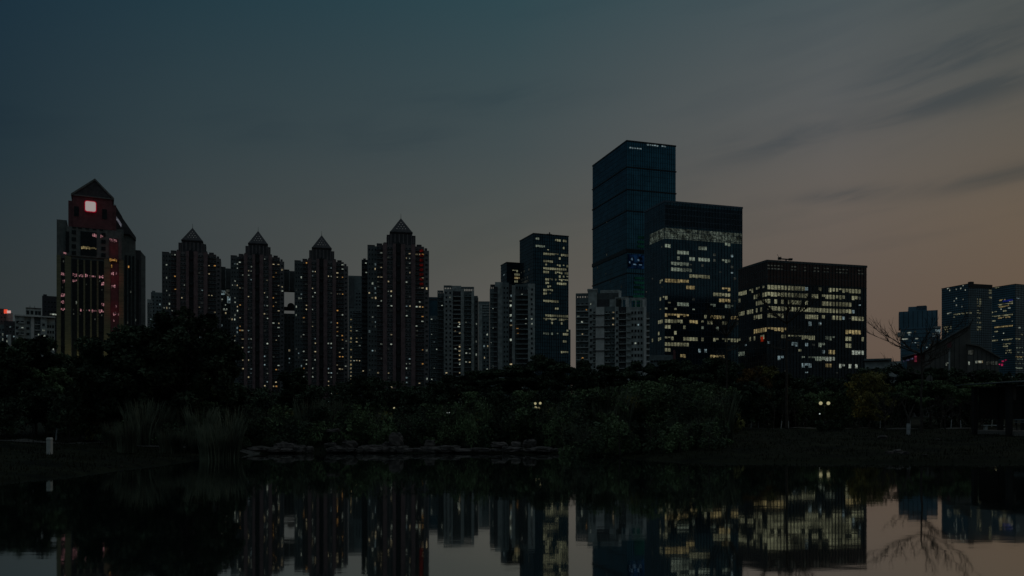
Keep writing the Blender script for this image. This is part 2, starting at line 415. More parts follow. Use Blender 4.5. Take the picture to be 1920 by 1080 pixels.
# wide block
W=Office('office_block','wide flat-roofed office block with long rows of lit yellowish windows','office building',1384,504,1438,487,1625,480,4.24,glass_w,mull_w,2.3,belt=.12,fin=.4,zoff=1.5)
z6=zoomer(1360,460,4.153)
rows(W,z6,[(325,625,325),(730,750,352),(780,970,362,.9),(980,1065,370),(325,640,382),(672,1100,410,.85),(325,630,440,.9),(750,980,468),(325,610,488,.95),(610,700,500),(700,980,518),(325,460,545),(620,925,565,.9),(980,1100,578),(325,700,600,.15,'d'),(560,930,620,.2,'c'),(325,470,655,.9,'y'),(930,1060,680,'y'),(430,700,712,.85),(700,870,728,.7,'p'),(930,1000,738,.8),(1060,1090,735),(330,600,765,.2,'c'),(710,760,775,.8,'p'),(940,970,782),(500,600,825,.15),(805,855,828,'y'),(975,1070,836,'x'),(410,450,868,'c',.7),(590,760,885,'p',.9),(790,860,885,'x'),(600,660,930,'c',.9),(790,835,935,'y'),(895,1025,938,'x',.8)])
rows(W,z6,[(160,210,362,.7),(240,325,345,.8),(100,150,385),(220,325,400,.9),(100,160,435,.7),(235,325,450),(105,140,540),(165,210,522),(240,325,495,.8),(150,325,570,.8),(215,325,655,'y'),(110,320,720,.5),(160,210,780,.7,'c'),(100,140,835,'p')],True)
W.scatter(20,'dc'); W.done(mull_b)
b=MB()
_,zt=W.uv(1438,530)
b.box(.2,W.wr-.2,-.045,-.015,zt,W.H-1.4,glass_b); b.box(-.045,-.015,.2,W.wl-.2,zt,W.H-1.4,glass_b); b.build('roof_screen',W.root)
sp=[]
for i in range(int(W.wr/2.3)):
    if (i%7) in (5,6) or rnd.random()<.12: continue
    for k in range(2): sp.append(((i+.5)*2.3,-.03,W.H-3.3-k*1.9,0,1.7,.9,'d'))
for i in range(3,int(W.wr/2.3)):
    pass
b=MB()
for s in sp: win_mb(b,*s[:6],L_dim,mull)
b.build('roof_louvre',W.root,kind='stuff')
rb=glow('red_banner',(1,.07,.02),.16,var=.3)
t0,z0=W.uv(1435,640,True); 
b=MB(); b.box(-.9,-.55,3.0,5.2,z0,z0+3.0,rb); b.build('red_lamp_sign',W.root)
# rooftop crane
D=488
cr=thing('maintenance_crane','dark window-cleaning crane with raised jib on the flat office roof','crane',(X(1477,D),D+3,W.H),0)
b=MB(); b.box(-1.2,1.2,-1.2,1.2,-.9,.5,mull); b.build('base',cr)
b=MB(); b.tube((0,0,.5),(0,0,2.6),.45,.4,mull,8); b.build('mast',cr)
b=MB(); b.tube((-4.5,0,2.7),(3.2,0,2.2),.4,.4,mull,6); b.tube((-3.7,0,2.7),(-5.6,-.3,5.4),.14,.1,mull); b.tube((-3.9,0,2.8),(-3.1,0,4.2),.12,.08,mull); b.build('jib',cr)
b=MB(); b.box(1.6,3.8,-.7,.7,1.7,2.9,mull); b.build('counterweight',cr)
b=MB(); b.box(-4.9,-3.0,-.6,.6,2.1,3.6,mull); b.build('cradle',cr)

# slim office tower
S=Office('office_tower','slim dark teal office tower with lit floors on its right side','tower',974.4,451,1000,436.7,1066,900,4.1,glass_d,mull,2.8,belt=.2,fin=.5)
z4=zoomer(800,420,3.6)
rows(S,z4,[(735,760,105,'p'),(740,775,140,'p'),(780,800,145,'p'),(868,905,118),(915,935,120),(915,930,152),(800,850,178,.4),(783,860,200),(870,950,205,.8),(893,908,230),(783,845,247),(805,840,272,.5),(870,950,278,.7),(783,860,297),(868,940,300),(790,820,320),(870,955,325,.9),(830,860,350,.5),(890,950,353,.4),(785,855,372,.6),(865,950,375,.8),(805,820,393),(875,940,397),(805,855,417,.5),(785,855,440,.9),(785,855,463,.7),(783,865,517),(870,885,520),(870,890,567),(798,950,612),(785,950,635,.8),(845,955,662,.5),(790,910,730,.7,'p'),(940,950,730),(915,955,752),(925,935,802),(890,970,877,.7)])
rows(S,z4,[(640,690,330,.4,'d'),(640,690,355,.4,'d'),(640,690,380,.4,'d')],True)
S.done(mull)
b=MB(); b.box(18,24,3,8,S.H-1,S.H+1.2,mull); b.tube((22,5,S.H+1),(22,5,S.H+3.5),.9,.6,mull); b.build('roof_plant',S.root)
b=MB(); b.box(S.wr+.01,S.wr+3,1,20,0,Z(615,900),glass_d); b.build('side_wing',S.root)
# small office behind
K=Office('office_tower','short dark office tower tucked left of the slim teal tower','tower',939,497,950,491,978,950,4.1,glass_d,mull,2.8,belt=.25)
rows(K,z4,[(565,620,325,.7),(590,630,345,.9),(590,630,372,'y'),(560,620,350,.4),(600,632,392,.7)]); rows(K,z4,[(520,535,350,.5,'c')],True); K.done(mull)
# far right towers
z7=zoomer(1620,500,4.91)
Rr=Office('office_tower','far blue tower with gridded right face, left of the pair at right edge','tower',1765.6,540.7,1815.5,531.6,1860,1400,4.1,glass_far,mull,4.2,belt=.5,fin=.4)
rows(Rr,z7,[(1045,1080,y,.8,'o') for y in (305,325,345,375,400,430,440,470,510,550,580)]+[(975,990,435),(1150,1170,225),(1150,1170,250),(1150,1170,275)])
rows(Rr,z7,[(765,780,200,1.,'x'),(785,795,225,1.,'x'),(845,855,215,1.,'x'),(885,895,205,1.,'x'),(905,915,180,1.,'x'),(930,938,210,1.,'x'),(845,855,285,1.,'x'),(905,912,300,1.,'x'),(825,830,315,1.,'x'),(845,855,355,1.,'x'),(900,910,370,1.,'x'),(765,800,438,.9,'x'),(820,945,435,.8,'o'),(825,830,455,1.,'o'),(740,800,555,.7,'o'),(740,800,580,.7,'o'),(740,770,600,.6,'o')],True)
Rr.scatter(16,'dx',True); Rr.done(mull)
b=MB(); b.box(-.2,Rr.wr,-1,-.3,Rr.H-7,Rr.H,mull); b.box(12,19,6,12,Rr.H-1,Rr.H+5,mull); b.build('roof_plant',Rr.root)
b=MB()
for z in np.arange(20,Rr.H-8,4.1): b.box(0.5,Rr.wr-.5,-.75,-.2,z,z+.55,mull_b)
b.build('sun_louvre',Rr.root,kind='stuff')
Re=Office('office_tower','far blue tower cut by the right edge, glowing on its lower floors','tower',1860,538.7,1904,532,1965,1460,4.1,glass_far,mull,4.2,belt=.5,fin=.4)
rows(Re,z7,[(1205,1240,195,.9),(1250,1305,300,.8,'y'),(1320,1365,320,.8),(1240,1365,340,.8,'o'),(1240,1330,370,.9,'y'),(1330,1350,380,'x'),(1285,1310,410),(1185,1235,425,.8),(1235,1365,440,.85),(1185,1235,465,.8),(1235,1350,478,.9,'y'),(1185,1210,500),(1200,1365,545,.95,'y'),(1200,1230,592,.9),(1285,1365,680,.9),(1285,1365,710,.7),(1285,1365,740,.8),(1300,1365,770,.7),(1300,1360,795,.8),(1185,1230,683,.6)],True)
rows(Re,z7,[(1400,1470,285,.5,'c'),(1420,1440,570,'x'),(1400,1470,615,.5),(1370,1440,660,.9),(1370,1470,750,.8,'p'),(1370,1470,780,.6,'p'),(1370,1470,820,.7,'y'),(1370,1470,860,.8,'p'),(1370,1470,900,.8,'p'),(1370,1470,930,.8,'p')])
Re.scatter(24,'dx',True); Re.done(mull)
blu=glow('blue_light_strip',(.05,.08,.9),.10,var=.4,scale=.2)
redn=glow('red_neon',(1,.05,.2),.22,var=.6,scale=.15)
b=MB(); t0,z0=Re.uv(1899,560,True); b.box(-1.2,-.6,t0,t0+18,z0-4,z0-1,blu); b.build('blue_light_strip',Re.root)
b=MB()
for (x,y,w,h) in ((1883,676,3,2.5),(1881,682,2.2,4),(1876,682,1.5,2.2),(1888,674,2,2)):
    t0,z0=Re.uv(x,y,True); b.box(-1.6,-1.0,t0,t0+w*1.4,z0-h,z0,redn)
b.build('red_neon_sign',Re.root)

# flat-fronted tower at 1685
D=1200; s_=D/F
r=thing('office_tower','plain dark blue tower with raised roof block behind the bare tree','tower',(X(1721.5,D),D,0),-math.atan(761.5/F)+R(2))
w=(1758-1685)*s_/2*.89
b=MB(); b.box(-w,w,0,40,Z(614,D),Z(583,D),glass_far); b.box(-w+2.5,w+3,-2,42,0,Z(614,D)-.01,glass_far); b.box(-w-2,-w+8,-3,10,Z(630,D),Z(622,D),pale); b.box(w-6,w+4,-3.5,10,Z(617,D),Z(613.5,D),pale); b.box(w-6,w+4,-3.5,10,Z(631,D),Z(629,D),pale); b.build('wall',r)
b=MB(); b.box(-w+13,w-14,4,34,Z(583,D)-1,Z(574,D),glass_far); b.box(-w+24,w-15,3,5,Z(580,D),Z(573,D),mull_b); b.build('roof_block',r)
b=MB()
for i in range(9): b.box(-w+i*6.3,-w+i*6.3+.6,-.5,0,Z(614,D),Z(583,D),mull)
for i in range(8): b.box(-w+3,w+2,-2.6,-2.1,Z(618+i*8,D),Z(618+i*8,D)+1.2,mull_b)
b.build('mullions',r)
windows(r,[(-12,-2.1,Z(624,D),0,6,3,'x'),(26,-2.1,Z(623,D),0,7,6,'c'),(-18,-2.1,Z(635,D),0,9,2.5,'x'),(-2,-2.1,Z(635,D),0,4,2,'x')]+[(-24+rnd.randrange(13)*4,-2.1,Z(622+rnd.randrange(9)*5,D),0,3,2.2,rnd.choice('cdd')) for _ in range(30)],mull)

# ------------------------------------------------------------ apartment blocks facing the water
class Block:
    """masses are given in metres about the block's centre; front faces look at the lake"""
    def __init__(s,name,label,cx,D,fl,cat='apartment block',group=None,rz=0):
        s.D=D; s.cx=X(cx,D); s.fl=fl; s.az0=math.atan((cx-CX)/F); s.dist=D/math.cos(s.az0)
        s.root=thing(name,label,cat,(s.cx,D,0),rz-s.az0,group); s.w=[]; s.wall=MB(); s.bal=[]; s.deep=18
    def x(s,px): return s.dist*math.tan(math.atan((px-CX)/F)-s.az0)
    def mass(s,x0,x1,ytop,off=0,m=pale,ybot=None,deep=None):
        z0=0 if ybot is None else Z(ybot,s.D)
        s.wall.box(s.x(x0),s.x(x1),off,(deep or s.deep)+off*.1,z0,Z(ytop,s.D),m)
    def wins(s,x0,x1,ytop,off,cols,lit=.12,keys='wwxac',w=None,h=1.5,zmin=6,every=1,skip=0):
        a,b_=s.x(x0),s.x(x1); st=(b_-a)/cols; zt=Z(ytop,s.D)-s.fl*.75; w=w or st*.62; n=0; z=zt
        while z>zmin:
            for i in range(cols):
                if skip and rnd.random()<skip: continue
                k=rnd.choice(keys) if rnd.random()<lit else 'u'
                s.w.append((a+(i+.5)*st+(rnd.uniform(-.08,.08)*st),off,z,0,round(w*(1 if k=='u' else rnd.choice((.6,.8,1))),1),h if k=='u' else round(h*rnd.choice((.7,1)),1),k))
            z-=s.fl*every
    def balconies(s,x0,x1,ytop,off,out=1.3,m=None,zmin=8,rail=.55,bow=False):
        a,b_=s.x(x0),s.x(x1); z=Z(ytop,s.D)-s.fl*1.0
        while z>zmin:
            s.bal.append((a,b_,off,out,z,m or pale,rail)); z-=s.fl
    def done(s,fr=None):
        s.wall.build('wall',s.root)
        bs=sorted(s.bal,key=lambda q:-q[4])
        cache={}
        def add(b,q,o=(0,0,0)):
            a,c,off,out,z,m,rail=q; a-=o[0]; c-=o[0]; z-=o[2]; off-=o[1]
            b.box(a,c,off-out,off-.01,z,z+.18,m); b.box(a,c,off-out,off-out+.12,z+.18,z+.18+rail,m)
            b.box(a,a+.1,off-out+.12,off-.01,z+.18,z+.18+rail,m); b.box(c-.1,c,off-out+.12,off-.01,z+.18,z+.18+rail,m)
        for q in bs[:100]:
            key=(round(q[1]-q[0],2),q[3],q[5].name,q[6])
            if key not in cache:
                b=MB(); add(b,q,(q[0],q[2],q[4])); cache[key]=b.mesh('balcony')
            link('balcony',cache[key],s.root,(q[0],q[2],q[4]))
        if bs[100:]:
            b=MB()
            for q in bs[100:]: add(b,q)
            b.build('balcony',s.root,kind='stuff')
        windows(s.root,s.w,fr)

def pointed_tower(label, x0, x1, ytop, yapex, yspire, D, rz=0, big=False, litk=1.0, redbay=False):
    B=Block('pointed_tower',label,(x0+x1)/2,D,3.0,'tower',group='towers with pyramid caps',rz=rz)
    W_=x1-x0
    def f(u): return x0+u*W_
    zt=ytop
    # bays left to right, as fractions of the width
    B.mass(f(0),f(.15),zt+5.0,2,greyblue); B.wins(f(.01),f(.15),zt+5.0,2,3,.20*litk,'wxxcd',h=1.5)
    B.mass(f(.15),f(.255),zt+2,2.2,recess); B.wins(f(.15),f(.25),zt+2,2.2,2,.24*litk,'wadwx',w=1.5); B.balconies(f(.155),f(.25),zt+2,2.2,.8,greyblue,rail=.35)
    B.mass(f(.25),f(.315),zt,0,pink); 
    B.mass(f(.315),f(.41),zt+1.5,.8,pink_pale); B.wins(f(.315),f(.41),zt+2,.8,2,.24*litk,'xxwcd',w=1.2); B.balconies(f(.32),f(.405),zt+2,.8,.55,greyblue,rail=.3)
    B.mass(f(.41),f(.462),zt,0,pink)
    B.mass(f(.462),f(.54),zt+1,1.2,darkwall)
    B.mass(f(.54),f(.61),zt,0,pink)
    B.mass(f(.61),f(.71),zt+1.5,.8,pink_pale); B.wins(f(.61),f(.71),zt+2,.8,2,.22*litk,'xwxcd',w=1.2); B.balconies(f(.615),f(.705),zt+2,.8,.55,greyblue,rail=.3)
    B.mass(f(.71),f(.775),zt,0,pink)
    B.mass(f(.775),f(.92),zt+2.5,2.2,recess); B.wins(f(.775),f(.92),zt+2.5,2.2,3,.20*litk,'wxadw',w=1.5); B.balconies(f(.78),f(.915),zt+2.5,2.2,.8,greyblue,rail=.35)
    B.mass(f(.92),f(1.0),zt+10,2,pink_pale); B.wins(f(.925),f(.995),zt+12,2,1,.06*litk,'xw')
    # dark column of stacked bay windows: wide and narrow by turns
    b=MB(); z=Z(zt,D)-5; c=B.x(f(.501)); hw=.030*W_*D/F
    while z>8:
        b.prism([(c-hw*.45,z-1.2),(c+hw*.45,z-1.2),(c+hw,z+.2),(c+hw,z+3.4),(c+hw*.5,z+5.6),(c,z+6.6),(c-hw*.5,z+5.6),(c-hw,z+3.4),(c-hw,z+.2)],-.35,1.19,winglass)
        b.box(c-hw*.7,c+hw*.7,-.6,-.36,z-.1,z+.35,darkwall); z-=9.0
    b.build('bay_window',B.root,kind='stuff')
    # stepped roof edge with small crenels
    P=MB()
    for u0,u1,dz,off in ((.0,.12,.8,2),(.15,.24,1.0,2.3),(.26,.31,.6,0),(.41,.60,.9,.1),(.72,.77,.6,0),(.80,.88,1.1,2.3),(.93,.97,1.6,2)):
        base={2:zt+5.0 if u0<.5 else zt+10,2.3:zt+2}.get(off,zt)
        P.box(B.x(f(u0)),B.x(f(u1)),off+.2,off+2.5,Z(base,D)-.01,Z(base,D)+dz,darkwall)
    P.build('parapet',B.root)
    # crown
    cw=(.235 if not big else .235)*W_; cxp=f(.51 if not big else .55)
    ybase=zt+1; ysh=yapex+(23 if not big else 25)
    K=MB()
    K.box(B.x(cxp-cw*1.0),B.x(cxp+cw*1.0),5,14,Z(ybase,D),Z(ysh+3.5,D),darkwall)
    K.box(B.x(cxp-cw*.72),B.x(cxp+cw*.72),3.4,15,Z(ybase,D),Z(ysh,D),darkwall)
    for i in range(6):
        u=B.x(cxp-cw*.72+(i)*cw*1.44/5); K.box(u-.35,u+.35,3.0,3.39,Z(ybase,D),Z(ysh,D)-1,pink_pale)
    for i in (-1,1):
        u=B.x(cxp+i*cw*.86); K.box(u-.5,u+.5,4.6,4.99,Z(ybase,D),Z(ysh+3.5,D)-.8,pink_pale)
    K.build('crown',B.root)
    Py=MB(); a,c_=B.x(cxp-cw*.76),B.x(cxp+cw*.76); zc=Z(ysh,D); m_=(a+c_)/2; y0,y1=3.0,3.0+(c_-a); ym=(y0+y1)/2; za=CZ+(Z(yapex,D)-CZ)*(B.dist+ym)/B.dist; zs=CZ+(Z(yspire,D)-CZ)*(B.dist+ym)/B.dist
    Py.box(a-.3,c_+.3,y0-.3,y1+.3,zc,zc+.6,darkwall)
    Py.frustum(a,c_,y0,y1,zc+.6,m_-.05,m_+.05,ym-.05,ym+.05,za,darkwall)
    py=Py.build('pyramid_roof',B.root)
    q=MB()
    hh=za-zc-.6
    for r_,(zz,n) in enumerate(((.22,4),(.38,3),(.54,2),(.68,1))):
        for i in range(n):
            pass
            uu=m_+(i-(n-1)/2)*(c_-a)*.13; z_=zc+.6+hh*zz; yy=y0+(ym-y0)*zz-.12; g=.34
            dy=(ym-y0)/hh*g
            q.quad((uu-g,yy,z_),(uu,yy-dy,z_-g),(uu+g,yy,z_),(uu,yy+dy,z_+g),L_lat)
    q.build('lattice_glow_patch',py,kind='stuff')  # glowing diamonds on solid faces, standing in for sky seen through the lattice
    s=MB(); s.tube((m_,ym,za-.4),(m_,ym,zs),.16,.06,mull); s.build('spire',py)
    if redbay:
        rl=MB(); xx0,xx1=B.x(786.5),B.x(794)
        z=Z(470,D)
        while z>Z(533,D):
            rl.box(xx0+.2,xx1,1.2,1.39,z,z+1.5,L_red); z-=3.0
        rl.build('red_lit_balcony',B.root,kind='stuff')
    B.done()
    return B
pointed_tower('leftmost pointed tower, its foot hidden by the big dark tree',303,414,471,427,419,560,R(-3),litk=.6)
pointed_tower('second pointed tower from the left, many small lit windows',432,533,477,433,425,565,R(-1),litk=1.1)
pointed_tower('third pointed tower from the left, with the lowest pyramid cap',552,653,486,441,433,570,R(1),litk=1.2)
pointed_tower('rightmost and largest pointed tower with red-lit balconies near the top',689,805,457,409,400,500,R(2),True,litk=1.0,redbay=True)
B=Block('tower_wing','low dark wing stepping down left of the largest pointed tower',684,512,3.0)
B.mass(678,689,487,0,darkwall); B.wins(678,689,487,0,2,.08,'xw',w=1.2); B.mass(681,686,484,1,darkwall,ybot=488); B.balconies(678.5,688.5,487,0,.8,darkwall,rail=.3); B.done()

# links between the pointed towers
def linkblock(label,x0,x1,ytop,yund,ylow,D):
    pass
    B=Block('sky_bridge' ,label,(x0+x1)/2,D,3.0,'linking block',group='blocks linking the pointed towers'); B.deep=8
    B.mass(x0,x1,ytop,0,greyblue,ybot=yund); B.mass(x0,(x0+x1)/2,ytop-3,1,darkwall,ybot=ytop)
    B.mass(x0,x1,ylow,0,green_grey)
    B.mass((x0+x1)/2-.8,(x0+x1)/2+.8,ytop+3,-.6,pale,ybot=yund+1,deep=.5)
    if ylow>yund+14:
        B.wall.box(B.x(x0),B.x(x1),1,2.2,Z(ylow-13,D),Z(ylow-6,D),darkwall)
        for k in range(4): B.wall.box(B.x(x0+1+k*(x1-x0)/4),B.x(x0+1+k*(x1-x0)/4)+1.1,1.1,2.1,Z(ylow-6,D),Z(ylow-5,D)+rnd.uniform(.3,3),darkwall)
        c=B.x((x0+x1)/2+3); zc=Z(ylow-14,D)
        B.wall.tube((c,1.2,zc),(c,2.0,zc),2.6,2.6,darkwall,16)
    B.wins(x0+1,x1-1,ylow+2,0,3,.10,'xcw',w=1.3)
    if ylow<yund+4:
        for (px,py,w_,h_,k_) in ((418,549,3.4,3.2,'c'),(427,550,2.6,5.5,'d'),(429,562,2.4,5,'c'),(416,563,1.6,2,'x'),(422,580,3,1.6,'x'),(430,596,2,2,'d')): B.w.append((B.x(px),0,Z(py,D),0,w_,h_,k_))
    B.done(); return B
linkblock('lit linking block between the first and second pointed towers',412,434,503,540,541,585)
#
linkblock('linking block with open sky window between second and third pointed towers',531,554,508,545,588,588)
B=Block('apartment_block','grey slab rising behind the gap right of the third pointed tower',665,700,3.2)
B.mass(653,678,517,0,green_grey); B.mass(655,664,520,-1,greyblue,ybot=577); B.wins(666,677,545,0,2,.0,'w',w=1.6); B.done()
B=Block('apartment_block','low green-grey flats with lit stairwell right of the third pointed tower',668,640,3.0)
B.mass(655,683,578,0,green_grey); B.wins(661,682,580,0,4,.16,'wyx',w=1.5); B.wins(656,660,580,0,1,.75,'wy',w=1.4); B.balconies(662,682,580,0,.8,green_grey,rail=.4); B.done()

# apartment A 820-897
B=Block('apartment_block','grey-green apartment block with roof pergola frames, right of the largest pointed tower',858,540,3.0)
B.mass(820,832,549,2,green_grey); B.mass(832,849,542,0,pale); B.mass(849,864,545,2.5,darkwall); B.mass(864,870,542,0,pale); B.mass(870,884,545,1.5,green_grey); B.mass(884,889,545,0,pale); B.mass(889,897,556,3,greyblue)
B.mass(847,865,534,4,pale,ybot=545)
P=MB()
def frame(P,B,x0,x1,yt,yb,off,n,m):
    P.box(B.x(x0),B.x(x1),off,off+.6,Z(yt,B.D),Z(yt,B.D)+.7,m); P.box(B.x(x0),B.x(x1),off+5,off+5.6,Z(yt,B.D),Z(yt,B.D)+.7,m)
    for i in range(n+1):
        u=B.x(x0+(x1-x0)*i/n); u=min(u,B.x(x1)-.5)
        P.box(u,u+.5,off,off+.5,Z(yb,B.D)-.1,Z(yt,B.D),m); P.box(u,u+.5,off+5.05,off+5.55,Z(yb,B.D)-.1,Z(yt,B.D),m)
        P.box(u,u+.5,off+.6,off+5,Z(yt,B.D)+.1,Z(yt,B.D)+.55,m)
frame(P,B,832,847,537,542,.5,3,green_grey); frame(P,B,865,889,539,545,1,6,green_grey); frame(P,B,820,831,546,549,2,3,green_grey); frame(P,B,889,896,555,556,3,2,green_grey)
P.build('roof_pergola',B.root)
B.wins(821,831,550,2,2,.05,'xc'); B.balconies(821,831,550,2,1.2,green_grey,rail=.45)
B.wins(833,848,543,0,2,.05,'xw',w=1.3); B.wins(850,864,548,2.5,2,.10,'xwc'); B.balconies(850,864,548,2.5,1.6,pale,rail=.45)
B.wins(860,864,600,2.5,1,.8,'wx',w=1.7,h=2.0)
B.wins(871,884,548,1.5,2,.08,'xwc'); B.balconies(871,884,548,1.5,1.3,green_grey,rail=.45); B.wins(890,897,558,3,1,.1,'x')
B.done()
B=Block('apartment_block','narrow grey block wedged between two pale apartment blocks',908,620,3.0)
B.mass(897,918,565,0,green_grey); B.mass(897,904,570,-1,pale,ybot=700); B.wins(899,917,600,0,3,.15,'xcw'); 
for k in range(5): B.wall.box(B.x(898),B.x(917),-.4,-.01,Z(572+k*5,620),Z(572+k*5,620)+.7,pale)
B.done()
B=Block('apartment_block','small dark blue block beside the largest pointed tower',813,800,3.5)
B.mass(804,822,557,0,glass_d); B.mass(806,820,560,-.4,darkwall,ybot=563,deep=1); B.done()
B=Block('apartment_block','low grey-green block under the small dark blue one',815,640,3.0)
B.mass(806,822,592,0,green_grey); B.wins(807,821,594,0,3,.08,'xc',w=1.3); B.balconies(807,821,594,0,.8,green_grey,rail=.4); B.done()

# apartment B 918-1003
B=Block('apartment_block','grey-green apartment block with stepped roof in front of the slim tower',960,490,3.0)
B.mass(918,926,540,3,green_grey); B.mass(926,933,537,1,darkwall); B.mass(928,942,528,1.5,pale); B.mass(942,954,530,0,green_grey); B.mass(954,960,532,2,darkwall)
B.mass(960,966,534,1.8,pale); B.mass(966,974,540,2.2,greyblue); B.mass(974,990,543,1.5,darkwall); B.mass(990,1003,532,0,pale)
P=MB(); frame(P,B,919,928,534,540,3,3,darkwall); frame(P,B,966,1002,534,541,1.8,7,green_grey); P.build('roof_pergola',B.root)
B.wins(919,926,542,3,2,.08,'x'); B.balconies(918.5,932,541,1,1.0,green_grey,rail=.45); B.wins(943,954,533,0,2,.03,'x'); B.wins(955,961,538,1.8,1,.40,'wxc',w=1.6)
B.wins(967,990,545,1.5,3,.14,'wxca'); B.balconies(967,990,545,1.5,1.7,green_grey,rail=.5); B.wins(992,1002,536,0,1,.04,'x',w=1.2)
B.done()

# apartment C 1079-1218
B=Block('apartment_block','pale stepped apartment block with blank light panels and open roof frames',1149,400,3.05)
z9=zoomer(1070,530,6.75)
B.deep=16
B.mass(1079,1103,556,2.5,green_grey); B.mass(1103,1119,541,1.6,pale); B.mass(1119,1165,546,6,greyblue); B.mass(1119,1145,560,2.4,darkwall); B.mass(1117,1133,575,.2,pale_warm)
B.mass(1133,1153,574,1.4,green_grey); B.mass(1153,1160,575,.8,pale); B.mass(1160,1174,575,1.6,darkwall); B.mass(1174,1182,575,.6,pale); B.mass(1182,1207,576,1.0,pale); B.mass(1207,1212,576,.3,pale_warm); B.mass(1212,1218,585,2.0,greyblue)
B.mass(1101,1120,540,1.2,pale,ybot=543); B.mass(1143,1153,560,2,pale,ybot=574)
for y in (591,613,635,658): B.wall.box(B.x(1112),B.x(1135),-.35,.19,Z(y,400),Z(y,400)+.35,darkwall)
P=MB(); frame(P,B,1079,1103,550,556,2.5,5,green_grey); frame(P,B,1153,1179,559,575,1.2,2,pale); frame(P,B,1182,1211,561,576,1.2,3,pale); frame(P,B,1125,1162,543,560,6,3,pale)
P.box(B.x(1173),B.x(1180),1.2,4,Z(575,400),Z(558,400),pale_warm); P.box(B.x(1205),B.x(1212),1.2,4,Z(576,400),Z(560,400),pale_warm); P.box(B.x(1160),B.x(1165),2,6,Z(560,400),Z(544,400),pale_warm)
P.build('roof_frame',B.root)
B.wins(1080,1103,560,2.5,3,.10,'wxa'); B.balconies(1080,1103,560,2.5,1.4,pale,rail=.35)
B.wins(1104,1111,560,1.6,1,.1,'x',w=1.2); B.wins(1111,1117,577,1.6,1,.03,'x',w=1.2); B.balconies(1110,1117,577,1.6,1.4,pale,rail=.2)
B.wins(1134,1153,577,1.4,3,.06,'xw'); B.balconies(1134,1144,577,1.4,1.6,pale,rail=.25); B.balconies(1146,1153,577,1.4,1.1,green_grey,rail=.3)
B.wins(1154,1160,577,.8,1,.03,'x',w=1.1); B.wins(1161,1173,577,1.6,2,.06,'cx'); B.balconies(1161,1173,577,1.6,1.2,pale,rail=.25); B.balconies(1175,1183,577,.6,1.2,pale,rail=.3)
B.wins(1183,1206,578,1.0,4,.05,'cx',w=1.1); B.wins(1213,1218,588,2,1,.1,'w',w=1.0); B.balconies(1211.5,1218,588,2,1.6,pale_warm,rail=.5)
B.done(frame_l)

# ------------------------------------------------------------ gabled tower with the red-rimmed sign
D=520; s_=D/F; cx=190
ga=math.atan((cx-CX)/F)
r=thing('gabled_tower','gabled dark tower with a glowing white sign rimmed in red','tower',(X(cx,D),D,0),-ga)
def gx(px): return D/math.cos(ga)*math.tan(math.atan((px-CX)/F)-ga)
def gz(py): return Z(py,D)
b=MB()
b.box(gx(106),gx(125),2,24,gz(484),gz(418),darkstone)          # left shoulder
b.box(gx(106),gx(232),1,30,0,gz(484),darkstone)                # main lower body
b.box(gx(125),gx(228),0,28,gz(484),gz(430),darkstone)
b.box(gx(128),gx(218),.6,26,gz(430),gz(382),redwall)
b.box(gx(136),gx(211),-.2,24,gz(430),gz(371),redwall)
b.box(gx(218),gx(232),3,26,gz(484),gz(425),darkstone)
b.box(gx(232),gx(243),10,30,0,gz(432),darkstone); b.prism([(gx(243),0),(gx(255.5),0),(gx(255.5),gz(441)),(gx(243),gz(425))],10.5,30,darkstone)
b.prism([(gx(211),gz(430)),(gx(244),gz(430)),(gx(229),gz(396)),(gx(215),gz(374))],8,26,darkwall)
b.prism([(gx(244),gz(430)),(gx(256),gz(440)),(gx(256),gz(434)),(gx(229),gz(397)),(gx(229),gz(410))],9,26,darkwall)
b.box(gx(253),gx(266),14,32,0,gz(456),darkwall); b.prism([(gx(266),0),(gx(275),0),(gx(275),gz(467)),(gx(266),gz(457))],15,32,darkstone)
b.build('wall',r)
b=MB()
for (a,c) in ((109,118),(122,131),(216,226)): pass
for (a,c,y) in ((106,114,484),(121.5,133,484),(195,207,484),(223,232,484)):
    b.box(gx(a),gx(c),.2,.99,0,gz(y),olive)
for a in (146,158,170.5,183): b.box(gx(a-1.6),gx(a+1.6),.3,.99,0,gz(490),olive)
b.build('stone_pier',r)
b=MB(); b.prism([(gx(133),gz(371)),(gx(214),gz(371)),(gx(178),gz(338))],-.6,24,darkwall); b.build('gable_roof',r)
b=MB()
b.box(gx(134),gx(213),-1.0,-.61,gz(372.5),gz(370.5),darkstone)
for (a,y0,c,y1) in ((133,371,178,338),(178,338,214,371)):
    n=Vector((gx(c)-gx(a),0,gz(y1)-gz(y0))).normalized()
    b.prism([(gx(a),gz(y0)-.9),(gx(c),gz(y1)-.9),(gx(c),gz(y1)+.5),(gx(a),gz(y0)+.5)],-1.2,-.62,darkstone)
b.build('gable_trim',r)
b=MB()                                                # dark glazed bays
for (a,c) in ((115,121),(135,144.2),(148,156),(160,168.7),(172.3,181),(185,194)): b.box(gx(a),gx(c),.6,.98,0,gz(489),winglass)
b.box(gx(208),gx(222.5),.6,.98,0,gz(489),redwall)
b.box(gx(151),gx(181),-.3,-.01,gz(481),gz(437),winglass)
b.box(gx(205),gx(222),-.3,-.01,gz(488),gz(445),redwall)
b.box(gx(123),gx(129.5),-.3,-.01,gz(478),gz(440),winglass)
for x in (139,150,163.5,177,190): b.box(gx(x-4),gx(x+4),-.5,-.21,gz(432),gz(425),winglass) if False else b.box(gx(x-3.5),gx(x+3.5),-.3,-.01,gz(432.5),gz(426) if False else gz(430.2),winglass)
for y in (440,453,466,478):
    for x in (138.5,194): b.box(gx(x-4),gx(x+4),-.3,-.01,gz(y+3.5),gz(y-3.5),winglass)
for x in (143.5,196): b.box(gx(x-4.5),gx(x+4.5),-.5,-.21,gz(410),gz(392),winglass)
